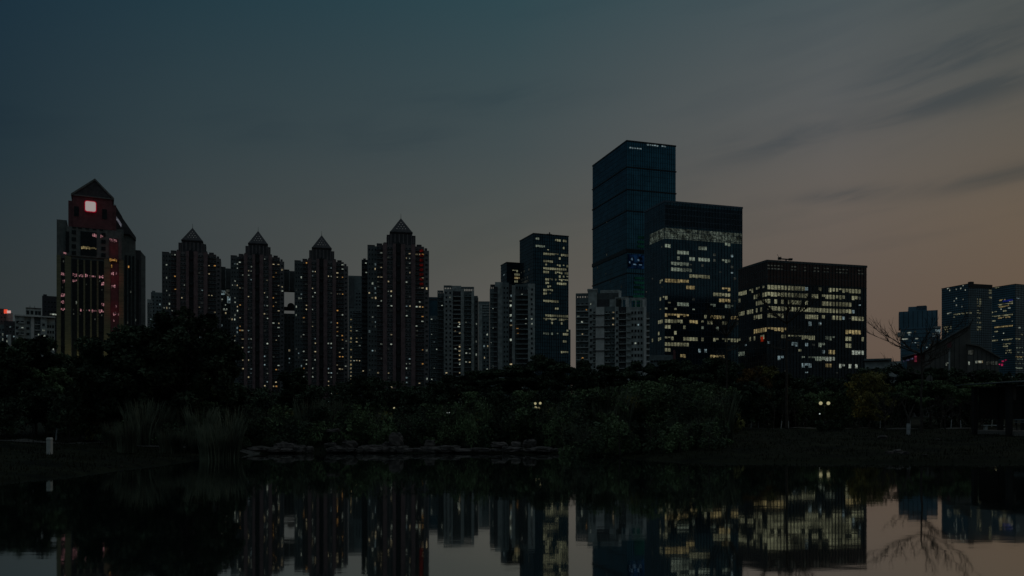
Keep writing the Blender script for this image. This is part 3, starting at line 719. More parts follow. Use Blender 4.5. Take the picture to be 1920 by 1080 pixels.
b.box(gx(232),gx(256),9.7,9.99,gz(640),gz(640)+.1,mull)
for k in range(3):
    b.box(gx(235+k*7),gx(239+k*7),9.7,9.99,gz(640),gz(470),winglass)
b.box(gx(259),gx(262),13.7,13.99,gz(600),gz(475),winglass)
b.build('glazed_bay',r)
sign_w=glow('sign_white',(.75,.64,.62),.40,var=.0); sign_r=glow('sign_red_rim',(.9,.02,.07),.26,var=.1,sample=True)
def rounded(b,x0,x1,z0,z1,y0,y1,r_,m,n=5):
    pts=[]
    for cx_,cz_,a0 in ((x1-r_,z1-r_,0),(x0+r_,z1-r_,90),(x0+r_,z0+r_,180),(x1-r_,z0+r_,270)):
        for i in range(n+1):
            t=R(a0+90*i/n); pts.append((cx_+r_*math.cos(t),cz_+r_*math.sin(t)))
    b.prism(pts,y0,y1,m)
sg=MB(); rounded(sg,gx(158.5),gx(181),gz(400.5),gz(379.5),-1.3,-.9,1.4,sign_r); sg.build('sign_rim',r)
sg=MB(); rounded(sg,gx(160),gx(179.5),gz(399),gz(381),-1.6,-1.31,1.1,sign_w); sg.build('lit_sign',r)
sg=MB(); sg.prism([(gx(217),gz(396)),(gx(228),gz(411)),(gx(228),gz(418)),(gx(217),gz(402))],7.2,7.9,glow('side_sign',(.5,.52,.62),.14,var=.4)); sg.build('side_sign',r)
w=[]
for (x0,x1,y,k,d) in ((114,122,519,'k',1),(136,192,519,'k',.95),(136,144,529,'k',1),(190,198,532,'k',1),(114,122,532,'k',.7),(114,122,557,'k',.9),(114,122,570,'k',1),(114,122,583,'k',.8),(190,198,571,'k',1),(166,198,583,'k',.8),(150,156,583,'k',.6),(142,145,570,'x',1),(205,218,449,'k',1),(188,195,443,'k',.8),(170,181,443,'k',.6),(152,181,467,'y',.9),(205,218,486,'a',1),(208,216,497,'a',.8),(208,217,511,'k',.9),(208,222,536,'k',.6),(208,222,573,'k',.4),(212,226,587,'k',.9),(119,122,480,'k',1),(212,222,600,'k',.3)):
    a=x0
    while a<x1:
        if rnd.random()<d: w.append((gx(a+1.4),(.58 if y>489 else -.32),gz(y)+rnd.uniform(-.3,.3),0,.85,round(rnd.choice((1.2,1.8,2.2)),1),k))
        a+=2.9
for (x,y,k) in ((242,492,'a'),(253,524,'k'),(254,546,'k'),(255,593,'x'),(240,600,'d'),(246,540,'d')): w.append((gx(x),(9.6 if x<250 else 13.5),gz(y),0,.9,1.6,k))
for _ in range(60): w.append((gx(rnd.choice((117,119,138,142,150,154,162,166,174,178,187,191))),.58,gz(rnd.randrange(495,640,8)),0,.8,1.2,rnd.choice('uuud')))
windows(r,w,mull)
def lamp(name,loc,en,col,size=.3,parent=None):
    l=bpy.data.lights.new(name,'POINT'); l.energy=en; l.color=col; l.shadow_soft_size=size
    o=bpy.data.objects.new(name,l); C.objects.link(o)
    if parent: o.parent=parent
    o.location=loc; o.visible_glossy=False; return o
lamp('sign_glow',(gx(170),-3.2,gz(390)),110,(1,.04,.08),1.5,r)
lamp('red_bay_glow',(gx(214),-5,gz(520)),130,(1,.04,.08),3,r); lamp('red_bay_glow',(gx(214),-5,gz(580)),110,(1,.04,.08),3,r); lamp('red_bay_glow',(gx(213),-5,gz(465)),60,(1,.1,.08),2,r)
lamp('street_glow',(gx(150),-9,gz(668)),280,(1,.85,.4),3,r); lamp('street_glow',(gx(195),-9,gz(660)),200,(1,.85,.4),3,r)
pod=MB(); pod.box(gx(100),gx(240),-6,.9,0,gz(672),olive); pod.build('podium',r)
ws=[(gx(125+i*6.3),-6.01,gz(678),0,1.6,2.6,rnd.choice('kwwa')) for i in range(9)]; windows(r,ws,mull)

# ------------------------------------------------------------ far left buildings
B=Block('apartment_block','white apartment block with rooftop box at the far left',66,420,3.0); B.deep=20
B.mass(28,46,592,.8,pale); B.mass(46,58,591,2,pale); B.mass(58,64,592,1,pale_warm); B.mass(64,76,592,2.2,green_grey); B.mass(76,88,594,.8,pale); B.mass(88,103,596,2.6,pale); B.mass(48,78,577,4,pale,ybot=592)
B.wall.box(B.x(27),B.x(104),-.1,20.5,Z(594,420),Z(591.5,420),pale_warm)
for x in (56,65): B.wall.tube((B.x(x),6,Z(577,420)),(B.x(x),6,Z(571,420)),.12,.08,mull)
B.wall.box(B.x(48),B.x(78),3.5,18,Z(577,420),Z(575.8,420),darkwall)
B.wins(29,46,597,.8,2,.28,'xxw',w=1.6); B.balconies(34,46,597,.8,1.2,pale,rail=.4); B.wins(47,58,597,2,1,.02,'x',w=1.6); B.wins(65,75,598,2.2,2,.16,'xw',w=1.2); B.balconies(65,75,598,2.2,1.0,pale,rail=.4)
B.wins(77,87,600,.8,1,.3,'xw',w=1.3); B.wins(88,102,602,2.6,3,.1,'xk',w=1.0,h=1.7)
for x in (52,60,68,74): B.w.append((B.x(x),4,Z(585,420),0,1.4,2.2,'u'))
B.done(frame_l)
B=Block('office_block','dark plain block between the white apartments and the gabled tower',92,600,3.5)
B.mass(79,108,555,0,darkwall); B.mass(81,88,552,1,darkwall,ybot=556); B.wins(82,106,560,0,4,.03,'x',w=1.6); B.w.append((B.x(100),0,Z(589,600),0,5,1.2,'x')); B.done()
B=Block('office_block','purplish box building with a red beacon at the left edge',8,700,3.5)
B.mass(-30,12,579,0,greyblue); B.mass(12,24,586,2,pale); B.wins(-20,11,582,0,6,.05,'c'); B.done()
rbx=glow('red_beacon',(1,.10,.05),.7,var=0,sample=False); bw=glow('beacon_core',(.9,.55,.5),.6,var=0)
o=thing('beacon_light','red glowing beacon on the edge of the purplish box building','light',(X(13,696),696,Z(586,696)))
b=MB(); b.box(-2.0,.6,-1,0,-.8,2.6,rbx); b.build('red_panel',o); b=MB(); b.box(.7,3.4,-1.2,0,-.6,1.6,bw); b.build('white_panel',o)
lamp('beacon_glow',(1,-4,1),160,(1,.12,.1),1,o)
B=Block('apartment_block','dark low block with scattered lit windows left of white apartments',20,500,3.0)
B.mass(8,30,602,0,darkwall); B.mass(-10,9,609,1,green_grey); B.mass(14,21,628,-2,pale); B.wins(10,29,606,0,3,.35,'xwc',w=1.1); B.wins(-8,8,612,1,3,.12,'x'); B.done()
B=Block('apartment_block','pale grey block in the gap right of the gabled tower',292,700,3.1)
B.mass(283,304,548,0,green_grey); B.mass(285,291,545,1,green_grey,ybot=549); B.wins(292,303,552,0,2,.1,'xc',w=1.6); B.wins(284,290,552,0,1,.05,'x'); B.done()
B=Block('apartment_block','thin pale block just right of the gabled tower',279,640,3.1)
B.mass(276,286,561,0,pale); B.wins(277,285,564,0,2,.2,'xc',w=1.2); B.balconies(277,285,564,0,.8,pale,rail=.3); B.done()
B=Block('office_block','long low podium of shops glimpsed beneath the glass towers',1290,520,4.0)
B.mass(1218,1262,665,0,green_grey); B.mass(1262,1266,656,-1,redwall); B.wins(1220,1260,668,0,8,.1,'k',w=1.8,zmin=20); B.done()
B=Block('low_building','low pale flat-roofed building just right of the wide office block',1650,330,3.5)
B.mass(1622,1690,678,0,pale); B.wall.box(B.x(1620),B.x(1672),-1.5,12,Z(676,330),Z(672.5,330),green_grey); B.wins(1626,1685,682,0,9,.05,'x',w=1.8); B.done()

# ------------------------------------------------------------ wedge-roofed hall
D=260
ha=math.atan((1780-CX)/F)
h=thing('concrete_hall','dark concrete hall with a sharply slanting wedge roof','hall',(X(1780,D),D,0),-ha)
def hx(px): return D/math.cos(ha)*math.tan(math.atan((px-CX)/F)-ha)
b=MB()
b.prism([(hx(1734),0),(hx(1820),0),(hx(1820),Z(611,D)),(hx(1734),Z(657,D))],0,26,concrete)
b.prism([(hx(1814),0),(hx(1872),0),(hx(1872),Z(675,D)),(hx(1835),Z(653.5,D)),(hx(1814),Z(648,D))],-3,22,concrete)
b.prism([(hx(1700),0),(hx(1734),0),(hx(1734),Z(660,D)),(hx(1712),Z(666,D)),(hx(1700),Z(668,D))],2,20,concrete)
b.build('wall',h)
b=MB()
slab=mat('roof_metal',(.15,.18,.19),.45,.4,scale=.4)
b.prism([(hx(1731),Z(658.5,D)),(hx(1821),Z(610.6,D)),(hx(1821),Z(607.6,D)),(hx(1731),Z(655.5,D))],-1.2,28,slab)
b.prism([(hx(1812),Z(648.2,D)),(hx(1835),Z(653.2,D)),(hx(1874),Z(675.4,D)),(hx(1874),Z(673,D)),(hx(1835),Z(650.8,D)),(hx(1812),Z(645.8,D))],-4,23,concrete)
b.prism([(hx(1690),Z(668,D)),(hx(1735),Z(658.6,D)),(hx(1735),Z(656.4,D)),(hx(1690),Z(666,D))],-1,21,slab)
b.build('roof',h)
b=MB(); b.box(hx(1778.6),hx(1781.6),-1.8,-.8,0,Z(645,D),pale); b.box(hx(1776),hx(1784),-2.2,-1.81,Z(653,D),Z(642,D),redwall); b.build('entrance_post',h)
b=MB()
for i in range(3): b.box(hx(1714.5),hx(1718.5),.6,1.99,Z(668+i*4.2,D),Z(665+i*4.2,D),glow('red_lit_column',(.9,.12,.22),.10,var=.5,scale=.8))
b.build('red_lit_column',h)
windows(h,[(hx(1834),-3,Z(681,D),0,1.9,1.0,'x'),(hx(1838),-3,Z(681,D),0,1.4,.9,'w'),(hx(1816.6),-3.0,Z(683,D),0,.6,1.2,'x'),(hx(1777),0,Z(680.5,D),0,.8,.5,'x'),(hx(1774.5),0,Z(683,D),0,.5,1.0,'x'),(hx(1820),-3,Z(663,D),0,1.7,1.6,'d')]+[(hx(1850+i*3),-3,Z(684,D),0,.3,1.2,'d') for i in range(7)],mull)
b=MB()
for i in range(7): b.box(hx(1744+i*9),hx(1744+i*9)+.12,-.06,-.005,0,Z(657-i*4.6,D),mull)
for i in range(6): b.box(hx(1824+i*8),hx(1824+i*8)+.12,-3.06,-3.005,0,Z(655+i*2.6,D),mull)
b.build('panel_joint',h)
b=MB(); 
purp=glow('purple_shop_light',(.4,.4,.75),.07,var=.8,scale=.8)
for i in range(7): b.box(hx(1693+i*2.8),hx(1694.8+i*2.8),1.4,1.99,Z(676-i*.8,D),Z(673.5-i*.8,D),purp)
b.build('shop_light',h,kind=None)

# ------------------------------------------------------------ ground and water
poly=[(-400,-30),(-70,6),(20,5),(120,6),(260,40),(120,44),(80,45.5),(30,46.9),(23,46.6),(17,47.1),(13.7,46.9),(10,48.6),(7.4,51.5),(5.6,56),(4.3,58.4),(0,59.3),(-4,58.8),(-8,59.2),(-12,58.6),(-15.5,58.2),(-18,57.2),(-19.3,54),(-19.6,48),(-20.1,43),(-20.3,38),(-21.4,34),(-24,31),(-32,28),(-60,22),(-150,18),(-400,10)]
PA=np.array(poly,float); PB=np.roll(PA,-1,axis=0)
def lake_d(x,y):
    """signed distance to the shore, positive on land"""
    x=np.asarray(x,float); y=np.asarray(y,float); best=np.full(x.shape,1e9); inside=np.zeros(x.shape,bool)
    for a,b_ in zip(PA,PB):
        dx,dy=b_-a; l2=dx*dx+dy*dy
        t=np.clip(((x-a[0])*dx+(y-a[1])*dy)/l2,0,1)
        best=np.minimum(best,np.hypot(x-a[0]-t*dx,y-a[1]-t*dy))
        cond=((a[1]>y)!=(b_[1]>y))
        with np.errstate(divide='ignore',invalid='ignore'): xi=(b_[0]-a[0])*(y-a[1])/((b_[1]-a[1]) if b_[1]!=a[1] else 1e-9)+a[0]
        inside^=(cond&(x<xi))
    return np.where(inside,-best,best)
def height(x,y):
    x=np.asarray(x,float); y=np.asarray(y,float)
    d=lake_d(x,y)
    n=.10*np.sin(x*.9+1.3*np.sin(y*.31))*np.sin(y*.53+x*.21)+.05*np.sin(x*2.3+y*1.1)*np.sin(y*1.9-x*.7)+.03*np.sin(x*5.1+y*2.3)*np.sin(y*4.3-x*1.7)
    land=.10+.85*(1-np.exp(-np.maximum(d,0)/9))+.3*(1-np.exp(-np.maximum(d,0)/60))+n*np.clip(d/4,.25,1)
    land=np.where(d<.5,land*np.clip(d/.5,0,1),land)
    sea=np.maximum(-1.6,d*.35)-.03
    return np.where(d>0,land,sea)
gx_=np.concatenate([-np.geomspace(4500,66,26),np.arange(-64,75,.7),np.geomspace(76,4500,26)])
gy_=np.concatenate([-np.geomspace(600,8,12),np.arange(-6,112,.7),np.geomspace(114,6000,30)])
XX,YY=np.meshgrid(gx_,gy_); ZZ=height(XX,YY)
nx,ny=len(gx_),len(gy_); idx=np.arange(nx*ny).reshape(ny,nx)
fc=np.stack([idx[:-1,:-1],idx[:-1,1:],idx[1:,1:],idx[1:,:-1]],-1).reshape(-1,4)
grass_m=mat('rough_lawn',(.005,.0095,.0040),.95,scale=.55,var=.5,bump=.6,col2=(.018,.020,.009),spec=.1,stretch=(.5,1.6,1))
g=link('ground',numesh('ground',np.stack([XX,YY,ZZ],-1).reshape(-1,3),fc,grass_m),kind='structure')
for p in g.data.polygons: p.use_smooth=True
wm=bpy.data.materials.new('lake_water'); wm.use_nodes=True; t=wm.node_tree; t.nodes.clear()
o_=t.nodes.new('ShaderNodeOutputMaterial'); gl=t.nodes.new('ShaderNodeBsdfGlossy'); df=t.nodes.new('ShaderNodeBsdfDiffuse'); mx=t.nodes.new('ShaderNodeMixShader'); fr=t.nodes.new('ShaderNodeFresnel')
gl.inputs['Roughness'].default_value=.036; df.inputs[0].default_value=(.012,.018,.016,1); fr.inputs['IOR'].default_value=1.33
g_=t.nodes.new('ShaderNodeNewGeometry'); mp=t.nodes.new('ShaderNodeMapping'); mp.inputs['Scale'].default_value=(.55,1.6,1)
n1=t.nodes.new('ShaderNodeTexNoise'); n1.inputs['Scale'].default_value=.8; n1.inputs['Detail'].default_value=3
bp=t.nodes.new('ShaderNodeBump'); bp.inputs['Strength'].default_value=.045; bp.inputs['Distance'].default_value=.035
t.links.new(g_.outputs['Position'],mp.inputs[0]); t.links.new(mp.outputs[0],n1.inputs['Vector']); t.links.new(n1.outputs['Fac'],bp.inputs['Height'])
t.links.new(bp.outputs[0],gl.inputs['Normal']); pw=t.nodes.new('ShaderNodeMath'); pw.operation='POWER'; pw.inputs[1].default_value=.36; t.links.new(fr.outputs[0],pw.inputs[0]); t.links.new(pw.outputs[0],mx.inputs[0]); t.links.new(df.outputs[0],mx.inputs[1]); t.links.new(gl.outputs[0],mx.inputs[2]); t.links.new(mx.outputs[0],o_.inputs[0])
gl.inputs['Color'].default_value=(.93,.95,.93,1)
me=bpy.data.meshes.new('lake'); me.from_pydata([(-420,-40,0),(280,-40,0),(280,62,0),(-420,62,0)],[],[(0,1,2,3)]); me.materials.append(wm)
link('lake',me,kind='structure')
def gh(x,y): return float(height(np.array([x]),np.array([y]))[0])
# paths
path_m=mat('pale_path',(.06,.055,.048),.95,scale=2,var=.3)
def ribbon(name,pts,w,m,up=.05):
    v=[];f=[]
    for i,(x,y) in enumerate(pts):
        a=Vector(pts[max(0,i-1)]); c=Vector(pts[min(len(pts)-1,i+1)]); d=(c-a).normalized(); n=Vector((-d.y,d.x))
        for k in range(5):
            u=(k/4-.5)*w; px,py=x+n.x*u,y+n.y*u; v.append((px,py,gh(px,py)+up))
    for i in range(len(pts)-1):
        for k in range(4): q=i*5+k; f.append((q,q+1,q+6,q+5))
    me=bpy.data.meshes.new(name); me.from_pydata(v,[],f); me.materials.append(m); return link(name,me,kind='structure')
ribbon('path',[(-75+i*1.0,57.2+math.sin(i*.1)*.6) for i in range(58)],1.6,path_m)
ribbon('path',[(14+i*1.2,92-i*.12) for i in range(60)],2.2,path_m)

# ------------------------------------------------------------ vegetation meshes
def leafmat(name,c,c2,hue=.0):
    m=mat(name,c,.7,scale=.55,var=.7,col2=c2,spec=.15); return m
leaf_d=leafmat('dark_leaves',(.020,.032,.022),(.075,.105,.060))
leaf_m=leafmat('green_leaves',(.050,.075,.036),(.18,.25,.12))
leaf_y=leafmat('olive_leaves',(.08,.08,.028),(.27,.24,.08))
leaf_o=leafmat('rusty_leaves',(.08,.05,.02),(.20,.11,.04))
reed_m=leafmat('reed_blades',(.075,.09,.06),(.20,.22,.15))
bark=mat('bark',(.05,.042,.035),.9,scale=3,var=.4,bump=.5)
lime=mat('limewash',(.36,.37,.37),.9,scale=4,var=.2)
def leaves(name,blobs,n,size,m,seed,flat=0.0,droop=0.0,asp=.55,box=None):
    """leaf-sized faces through the shells of many clumps; blobs: (x,y,z,rx,ry,rz)"""
    r=np.random.RandomState(seed); bl=np.array(blobs,float); vol=bl[:,3]*bl[:,4]*bl[:,5]; p=vol**.75; p/=p.sum()
    k=r.choice(len(bl),n,p=p); d=r.normal(size=(n,3)); d/=np.linalg.norm(d,axis=1)[:,None]
    rad=r.uniform(.45,1.08,(n,1))**.6
    c=bl[k,:3]+d*bl[k,3:]*rad
    a=r.normal(size=(n,3)); a[:,2]*=(1-flat); a[:,2]-=droop; a/=np.linalg.norm(a,axis=1)[:,None]
    b_=np.cross(a,r.normal(size=(n,3))+np.array([0,0,flat*2])); b_/=np.linalg.norm(b_,axis=1)[:,None]+1e-9
    s=size*r.uniform(.5,1.3,(n,1)); L_=a*s*.5; W_=b_*s*.5*asp
    v=np.stack([c-L_,c+W_,c+L_,c-W_],1).reshape(-1,3)
    if box:
        v[:,2]*=box[0]/np.percentile(v[:,2],99.7); q=np.percentile(np.abs(v[:,0]),99); v[:,:2]*=box[1]*.5/q
    f=np.arange(n*4).reshape(-1,4); return numesh(name,v,f,m)
def limbs(seed,H,spread,trunk_r,bare=.35,n=7,m=None,levels=2,mb=None):
    r=random.Random(seed); b=mb or MB(); m=m or bark
    top=(r.uniform(-.05,.05)*spread,r.uniform(-.05,.05)*spread,H*.8)
    pts=[Vector((0,0,-.3))]; 
    for i in range(1,6): pts.append(Vector((top[0]*i/5+r.uniform(-.04,.04)*spread,top[1]*i/5+r.uniform(-.04,.04)*spread,H*.8*i/5)))
    for i in range(5): b.tube(pts[i],pts[i+1],trunk_r*(1-i*.17),trunk_r*(1-(i+1)*.17),m,7,False)
    for j in range(n):
        u=bare+(1-bare)*j/n; i=min(4,int(u*5)); p=pts[i].lerp(pts[i+1],u*5-i)
        a=j*2.4+r.uniform(-.4,.4); ln=spread*r.uniform(.6,1)*(1-.4*u)
        q=p
        for s in range(3):
            e=q+Vector((math.cos(a)*ln/3,math.sin(a)*ln/3,ln*r.uniform(.10,.28))); b.tube(q,e,trunk_r*(.35-.1*s),trunk_r*(.25-.1*s),m,5,False)
            if s: 
                w=e+Vector((r.uniform(-.3,.3)*ln,r.uniform(-.3,.3)*ln,r.uniform(.1,.35)*ln)); b.tube(e,w,trunk_r*.12,trunk_r*.05,m,4,False)
            q=e; a+=r.uniform(-.5,.5)
    return b
def blobs(seed,kind):
    """crowns live in a unit: height 1 (0..1), half-width .5"""
    r=random.Random(seed); out=[]
    if kind=='broad':
        ox,oy=r.uniform(-.06,.06),r.uniform(-.06,.06)
        for i in range(58):
            a=r.uniform(0,6.28); q=math.sqrt(r.random()); z=.18+.74*r.random(); w=(.42+r.uniform(-.05,.05))*max(.05,math.sin(math.pi*min(1,(z-.02)/1.02)))**.55
            out.append((ox+math.cos(a)*q*w,oy+math.sin(a)*q*w,z,r.uniform(.06,.14),r.uniform(.06,.14),r.uniform(.04,.09)))
    elif kind=='spread':
        for i in range(34):
            a=r.uniform(0,6.28); q=math.sqrt(r.random()); z=.92-.30*q*q-.22*r.random()
            out.append((math.cos(a)*q*.46,math.sin(a)*q*.46,z,r.uniform(.07,.13),r.uniform(.07,.13),r.uniform(.02,.05)))
    elif kind=='cone':
        for i in range(30):
            z=.12+.82*r.random(); a=r.uniform(0,6.28); w=.40*(1-z)**.7+.03; q=math.sqrt(r.random())
            out.append((math.cos(a)*q*w,math.sin(a)*q*w,z,.11,.11,.08))
    elif kind=='bush':
        for i in range(20):
            a=r.uniform(0,6.28); q=math.sqrt(r.random()); z=.1+.75*r.random()*(1-.5*q)
            out.append((math.cos(a)*q*.42,math.sin(a)*q*.42,z,.13,.13,.13))
    elif kind=='low':
        for i in range(16):
            a=r.uniform(0,6.28); q=math.sqrt(r.random()); z=.05+.62*r.random()
            out.append((math.cos(a)*q*.44,math.sin(a)*q*.44,z,.10,.10,.16))
    return out
CR={}
def crown(kind,var,m,H,Wd,leaf=.30,n=None):
    """crown mesh for a tree of height H and width Wd (metres); cached on coarse sizes"""
    key=(kind,var,m.name,round(H),round(Wd))
    if key in CR: return CR[key],round(H),round(Wd)
    H=max(1,round(H)); Wd=max(1,round(Wd))
    bl=[(x*Wd,y*Wd,z*H,a*Wd,b_*Wd,c*H) for x,y,z,a,b_,c in blobs(hash_(kind)+var,kind)]
    area=H*Wd
    n=n or int(min(11000,max(1200,area*135)))
    CR[key]=leaves('crown',bl,n,leaf,m,var*13+hash_(kind),box=(H,Wd)); return CR[key],H,Wd
def hash_(s): return sum(ord(c)*(i+3) for i,c in enumerate(s))%1000
TR={}
def trunk(var,H,Wd):
    key=(var%3,round(H),round(Wd))
    if key not in TR: TR[key]=limbs(var%3+5,max(1,round(H)),max(1,round(Wd))*.45,max(.06,.018*H)).mesh('trunk')
    return TR[key]
WHERE=[(-60,28,'at the left edge'),(28,104,'below the white apartments'),(104,215,'below the gabled tower'),(215,303,'right of the gabled tower'),(303,420,'below the first pointed tower'),(420,542,'below the second pointed tower'),(542,665,'below the third pointed tower'),(665,812,'below the largest pointed tower'),(812,910,'below the pergola flats'),(910,1010,'below the grey flats'),(1010,1078,'below the slim teal tower'),(1078,1215,'below the pale flats'),(1215,1388,'below the mid-height tower'),(1388,1500,'left below the wide office'),(1500,1626,'right below the wide office'),(1626,1700,'right of the wide office'),(1700,1800,'below the wedge-roofed hall'),(1800,1868,'right of the hall'),(1868,2000,'by the pavilion')]
def where(px):
    for a,b_,s in WHERE:
        if a<=px<b_: return s
    return 'at the frame edge'
PEND=[]
ORD=['first','second','third','fourth','fifth','sixth','seventh','eighth','ninth']
def pend(o,px,look,row,cat,group): PEND.append((o,px,look,row,cat,group))
def flush_labels():
    groups={}
    for o,px,look,row,cat,group in PEND: groups.setdefault((look,row,where(px)),[]).append((px,o,cat,group))
    for (look,row,wh),l in groups.items():
        l.sort(key=lambda q:q[0])
        for i,(px,o,cat,group) in enumerate(l):
            o['label']=f'{look}, {row}, {wh}' if len(l)==1 else f'{ORD[min(i,8)]} {look} from left, {row}, {wh}'
            o['category']=cat; o['group']=group
LOOK={'dark_leaves':'near-black','green_leaves':'dark green','olive_leaves':'olive','rusty_leaves':'rust-tinged'}
SHAPE={'broad':'round-crowned tree','spread':'flat-topped spreading tree','cone':'narrow tapering tree','bush':'bush','low':'low shrub'}
cnt=[0]
def tree(px,ytop,wpx,D,kind='broad',m=leaf_d,row='in the tree belt',leaf=.3,n=None):
    cnt[0]+=1; var=cnt[0]%5
    x=X(px,D); z=gh(x,D); H=Z(ytop,D)-z; Wd=wpx*D/F
    if H<.6: return
    me,h_,w_=crown(kind,var,m,H,Wd,leaf,n)
    nm={'bush':'bush','low':'shrub'}.get(kind,'tree')
    r=bpy.data.objects.new(nm,None); C.objects.link(r); r.location=(x,D,z); r.rotation_euler=(0,0,(cnt[0]*1.7)%6.28)
    sx=Wd/max(1,w_); sz=H/max(1,h_)
    r.scale=(sx,sx,sz)
    link('crown' if nm=='tree' else 'foliage',me,r)
    link('trunk' if nm=='tree' else 'stems',trunk(cnt[0],H,Wd),r)
    pend(r,px,f"{LOOK[m.name]} {SHAPE[kind]}",row,nm,{'tree':'trees behind the lake','bush':'bushes on the far bank','shrub':'bushes on the far bank'}[nm])
# left wood
for a in [(352,586,180,61,'broad',leaf_d),(236,616,170,60,'broad',leaf_d),(298,620,120,66,'broad',leaf_d),(408,634,90,64,'broad',leaf_d),(182,648,90,60,'broad',leaf_d),(68,634,120,70,'broad',leaf_d),(14,652,100,62,'broad',leaf_d),(128,668,90,74,'broad',leaf_d),(-34,640,110,66,'broad',leaf_d)]:
    tree(*a,row='back row',leaf=.36,n=13000)
for a in [(95,690,120,66,'spread',leaf_m),(22,684,100,64,'spread',leaf_m),(188,704,90,62,'broad',leaf_m),(150,716,70,60,'broad',leaf_d),(245,720,80,64,'broad',leaf_m),(60,726,110,62,'broad',leaf_d),(-10,722,90,62,'broad',leaf_d),(310,700,100,70,'broad',leaf_d),(390,708,90,68,'broad',leaf_m),(440,722,60,74,'broad',leaf_d),(130,742,70,58,'broad',leaf_d),(12,752,70,58,'broad',leaf_d)]:
    tree(*a,row='front row',leaf=.26)
# centre belt
for a in [(455,738,50,104,'broad',leaf_d),(496,736,56,100,'broad',leaf_d),(552,692,64,118,'broad',leaf_d),(588,728,60,104,'broad',leaf_d),(634,740,60,100,'broad',leaf_d),(683,706,74,122,'broad',leaf_d),(722,728,60,104,'broad',leaf_d),(770,730,70,104,'broad',leaf_d),(812,722,70,108,'broad',leaf_d),(858,704,110,118,'spread',leaf_d),(905,694,130,120,'spread',leaf_d),(960,684,130,116,'spread',leaf_d),(1016,666,150,118,'spread',leaf_d),(1060,684,100,112,'spread',leaf_d),(1092,676,40,120,'broad',leaf_d),(1104,690,70,110,'broad',leaf_d),(1150,686,110,114,'spread',leaf_d),(1200,680,110,118,'spread',leaf_d),(1246,676,100,116,'spread',leaf_d),(1292,676,100,114,'spread',leaf_d),(1338,672,90,116,'broad',leaf_d),(1372,680,80,110,'broad',leaf_d)]:
    tree(*a,row='back row',leaf=.36)
for i,px in enumerate(range(830,1400,52)):
    tree(px,716+(i*37%19),82,92+(i*23%9),'broad',(leaf_d,leaf_m)[i%2],row='middle row')
for i,(px,y) in enumerate([(1190,714),(1262,706),(1238,722),(1310,716),(1345,722),(1120,730)]): tree(px,y,80,78+i%3*3,'broad',leaf_m,row='front row',leaf=.26)
# right belt
for a in [(1412,690,60,104,'broad',leaf_o),(1438,686,60,108,'broad',leaf_y),(1476,700,60,106,'broad',leaf_d),(1516,706,70,104,'broad',leaf_d),(1560,710,70,104,'broad',leaf_d),(1600,702,60,106,'broad',leaf_d),(1636,690,60,112,'broad',leaf_d),(1672,684,50,114,'broad',leaf_d),(1700,690,60,112,'broad',leaf_d),(1744,690,70,110,'spread',leaf_d),(1786,692,70,112,'broad',leaf_d),(1830,694,70,110,'broad',leaf_d),(1868,700,60,112,'broad',leaf_d),(1905,700,60,112,'broad',leaf_d),(1944,700,60,112,'broad',leaf_d)]:
    tree(*a,row='back row',leaf=.34)
for a in [(1630,698,92,90,'broad',leaf_y),(1424,724,70,94,'broad',leaf_d),(1480,728,80,96,'broad',leaf_d),(1540,732,70,98,'broad',leaf_m),(1590,728,60,96,'broad',leaf_m),(1690,716,90,96,'spread',leaf_m),(1745,712,110,94,'spread',leaf_m),(1800,708,110,95,'spread',leaf_m),(1850,716,80,97,'spread',leaf_m),(1395,716,70,90,'broad',leaf_d)]:
    tree(*a,row='middle row',leaf=.28)
# far belt that hides the feet of the buildings
for i,px in enumerate(range(-20,1990,74)):
    tree(px,712+(i*29%17),110,190+(i*31%40),'broad',leaf_d,row='far row',leaf=.8,n=2600)
# bushes along the bank
for i,px in enumerate(range(120,1400,40)):
    D=66+(i*13%9)
    tree(px,764+(i*17%13),66,D,'bush',(leaf_m,leaf_d,leaf_m,leaf_y)[i%4 if i%7 else 0],row='in the thicket',leaf=.2)
for i,px in enumerate(range(210,1350,56)):
    D=60.6+(i*7%3) if 470<px<1080 else (58 if px<470 else 53)
    tree(px,790+(i*11%11),70,D,'low',(leaf_d,leaf_m)[i%2],row='at the water',leaf=.16)
for i,(px,y,w) in enumerate([(1100,800,90),(1150,790,90),(1210,792,90),(1260,796,80),(1310,792,90),(1340,806,60),(1180,812,80),(1240,816,80),(1290,818,60)]):
    tree(px,y,w,55+(i%3),'low',leaf_m,row='before the reeds',leaf=.17)
tree(1008,768,60,63,'low',leaf_d,row='under the lamp cluster',leaf=.16)
tree(1555,786,46,82,'low',leaf_d,row='alone on the lawn',leaf=.14,n=3000)
for px in (1400,1440,1475,1510,1590,1640,1680,1760,1800,1840): tree(px,772-(px%7),60,98+(px%5),'low',leaf_d,row='behind the lawn',leaf=.22)

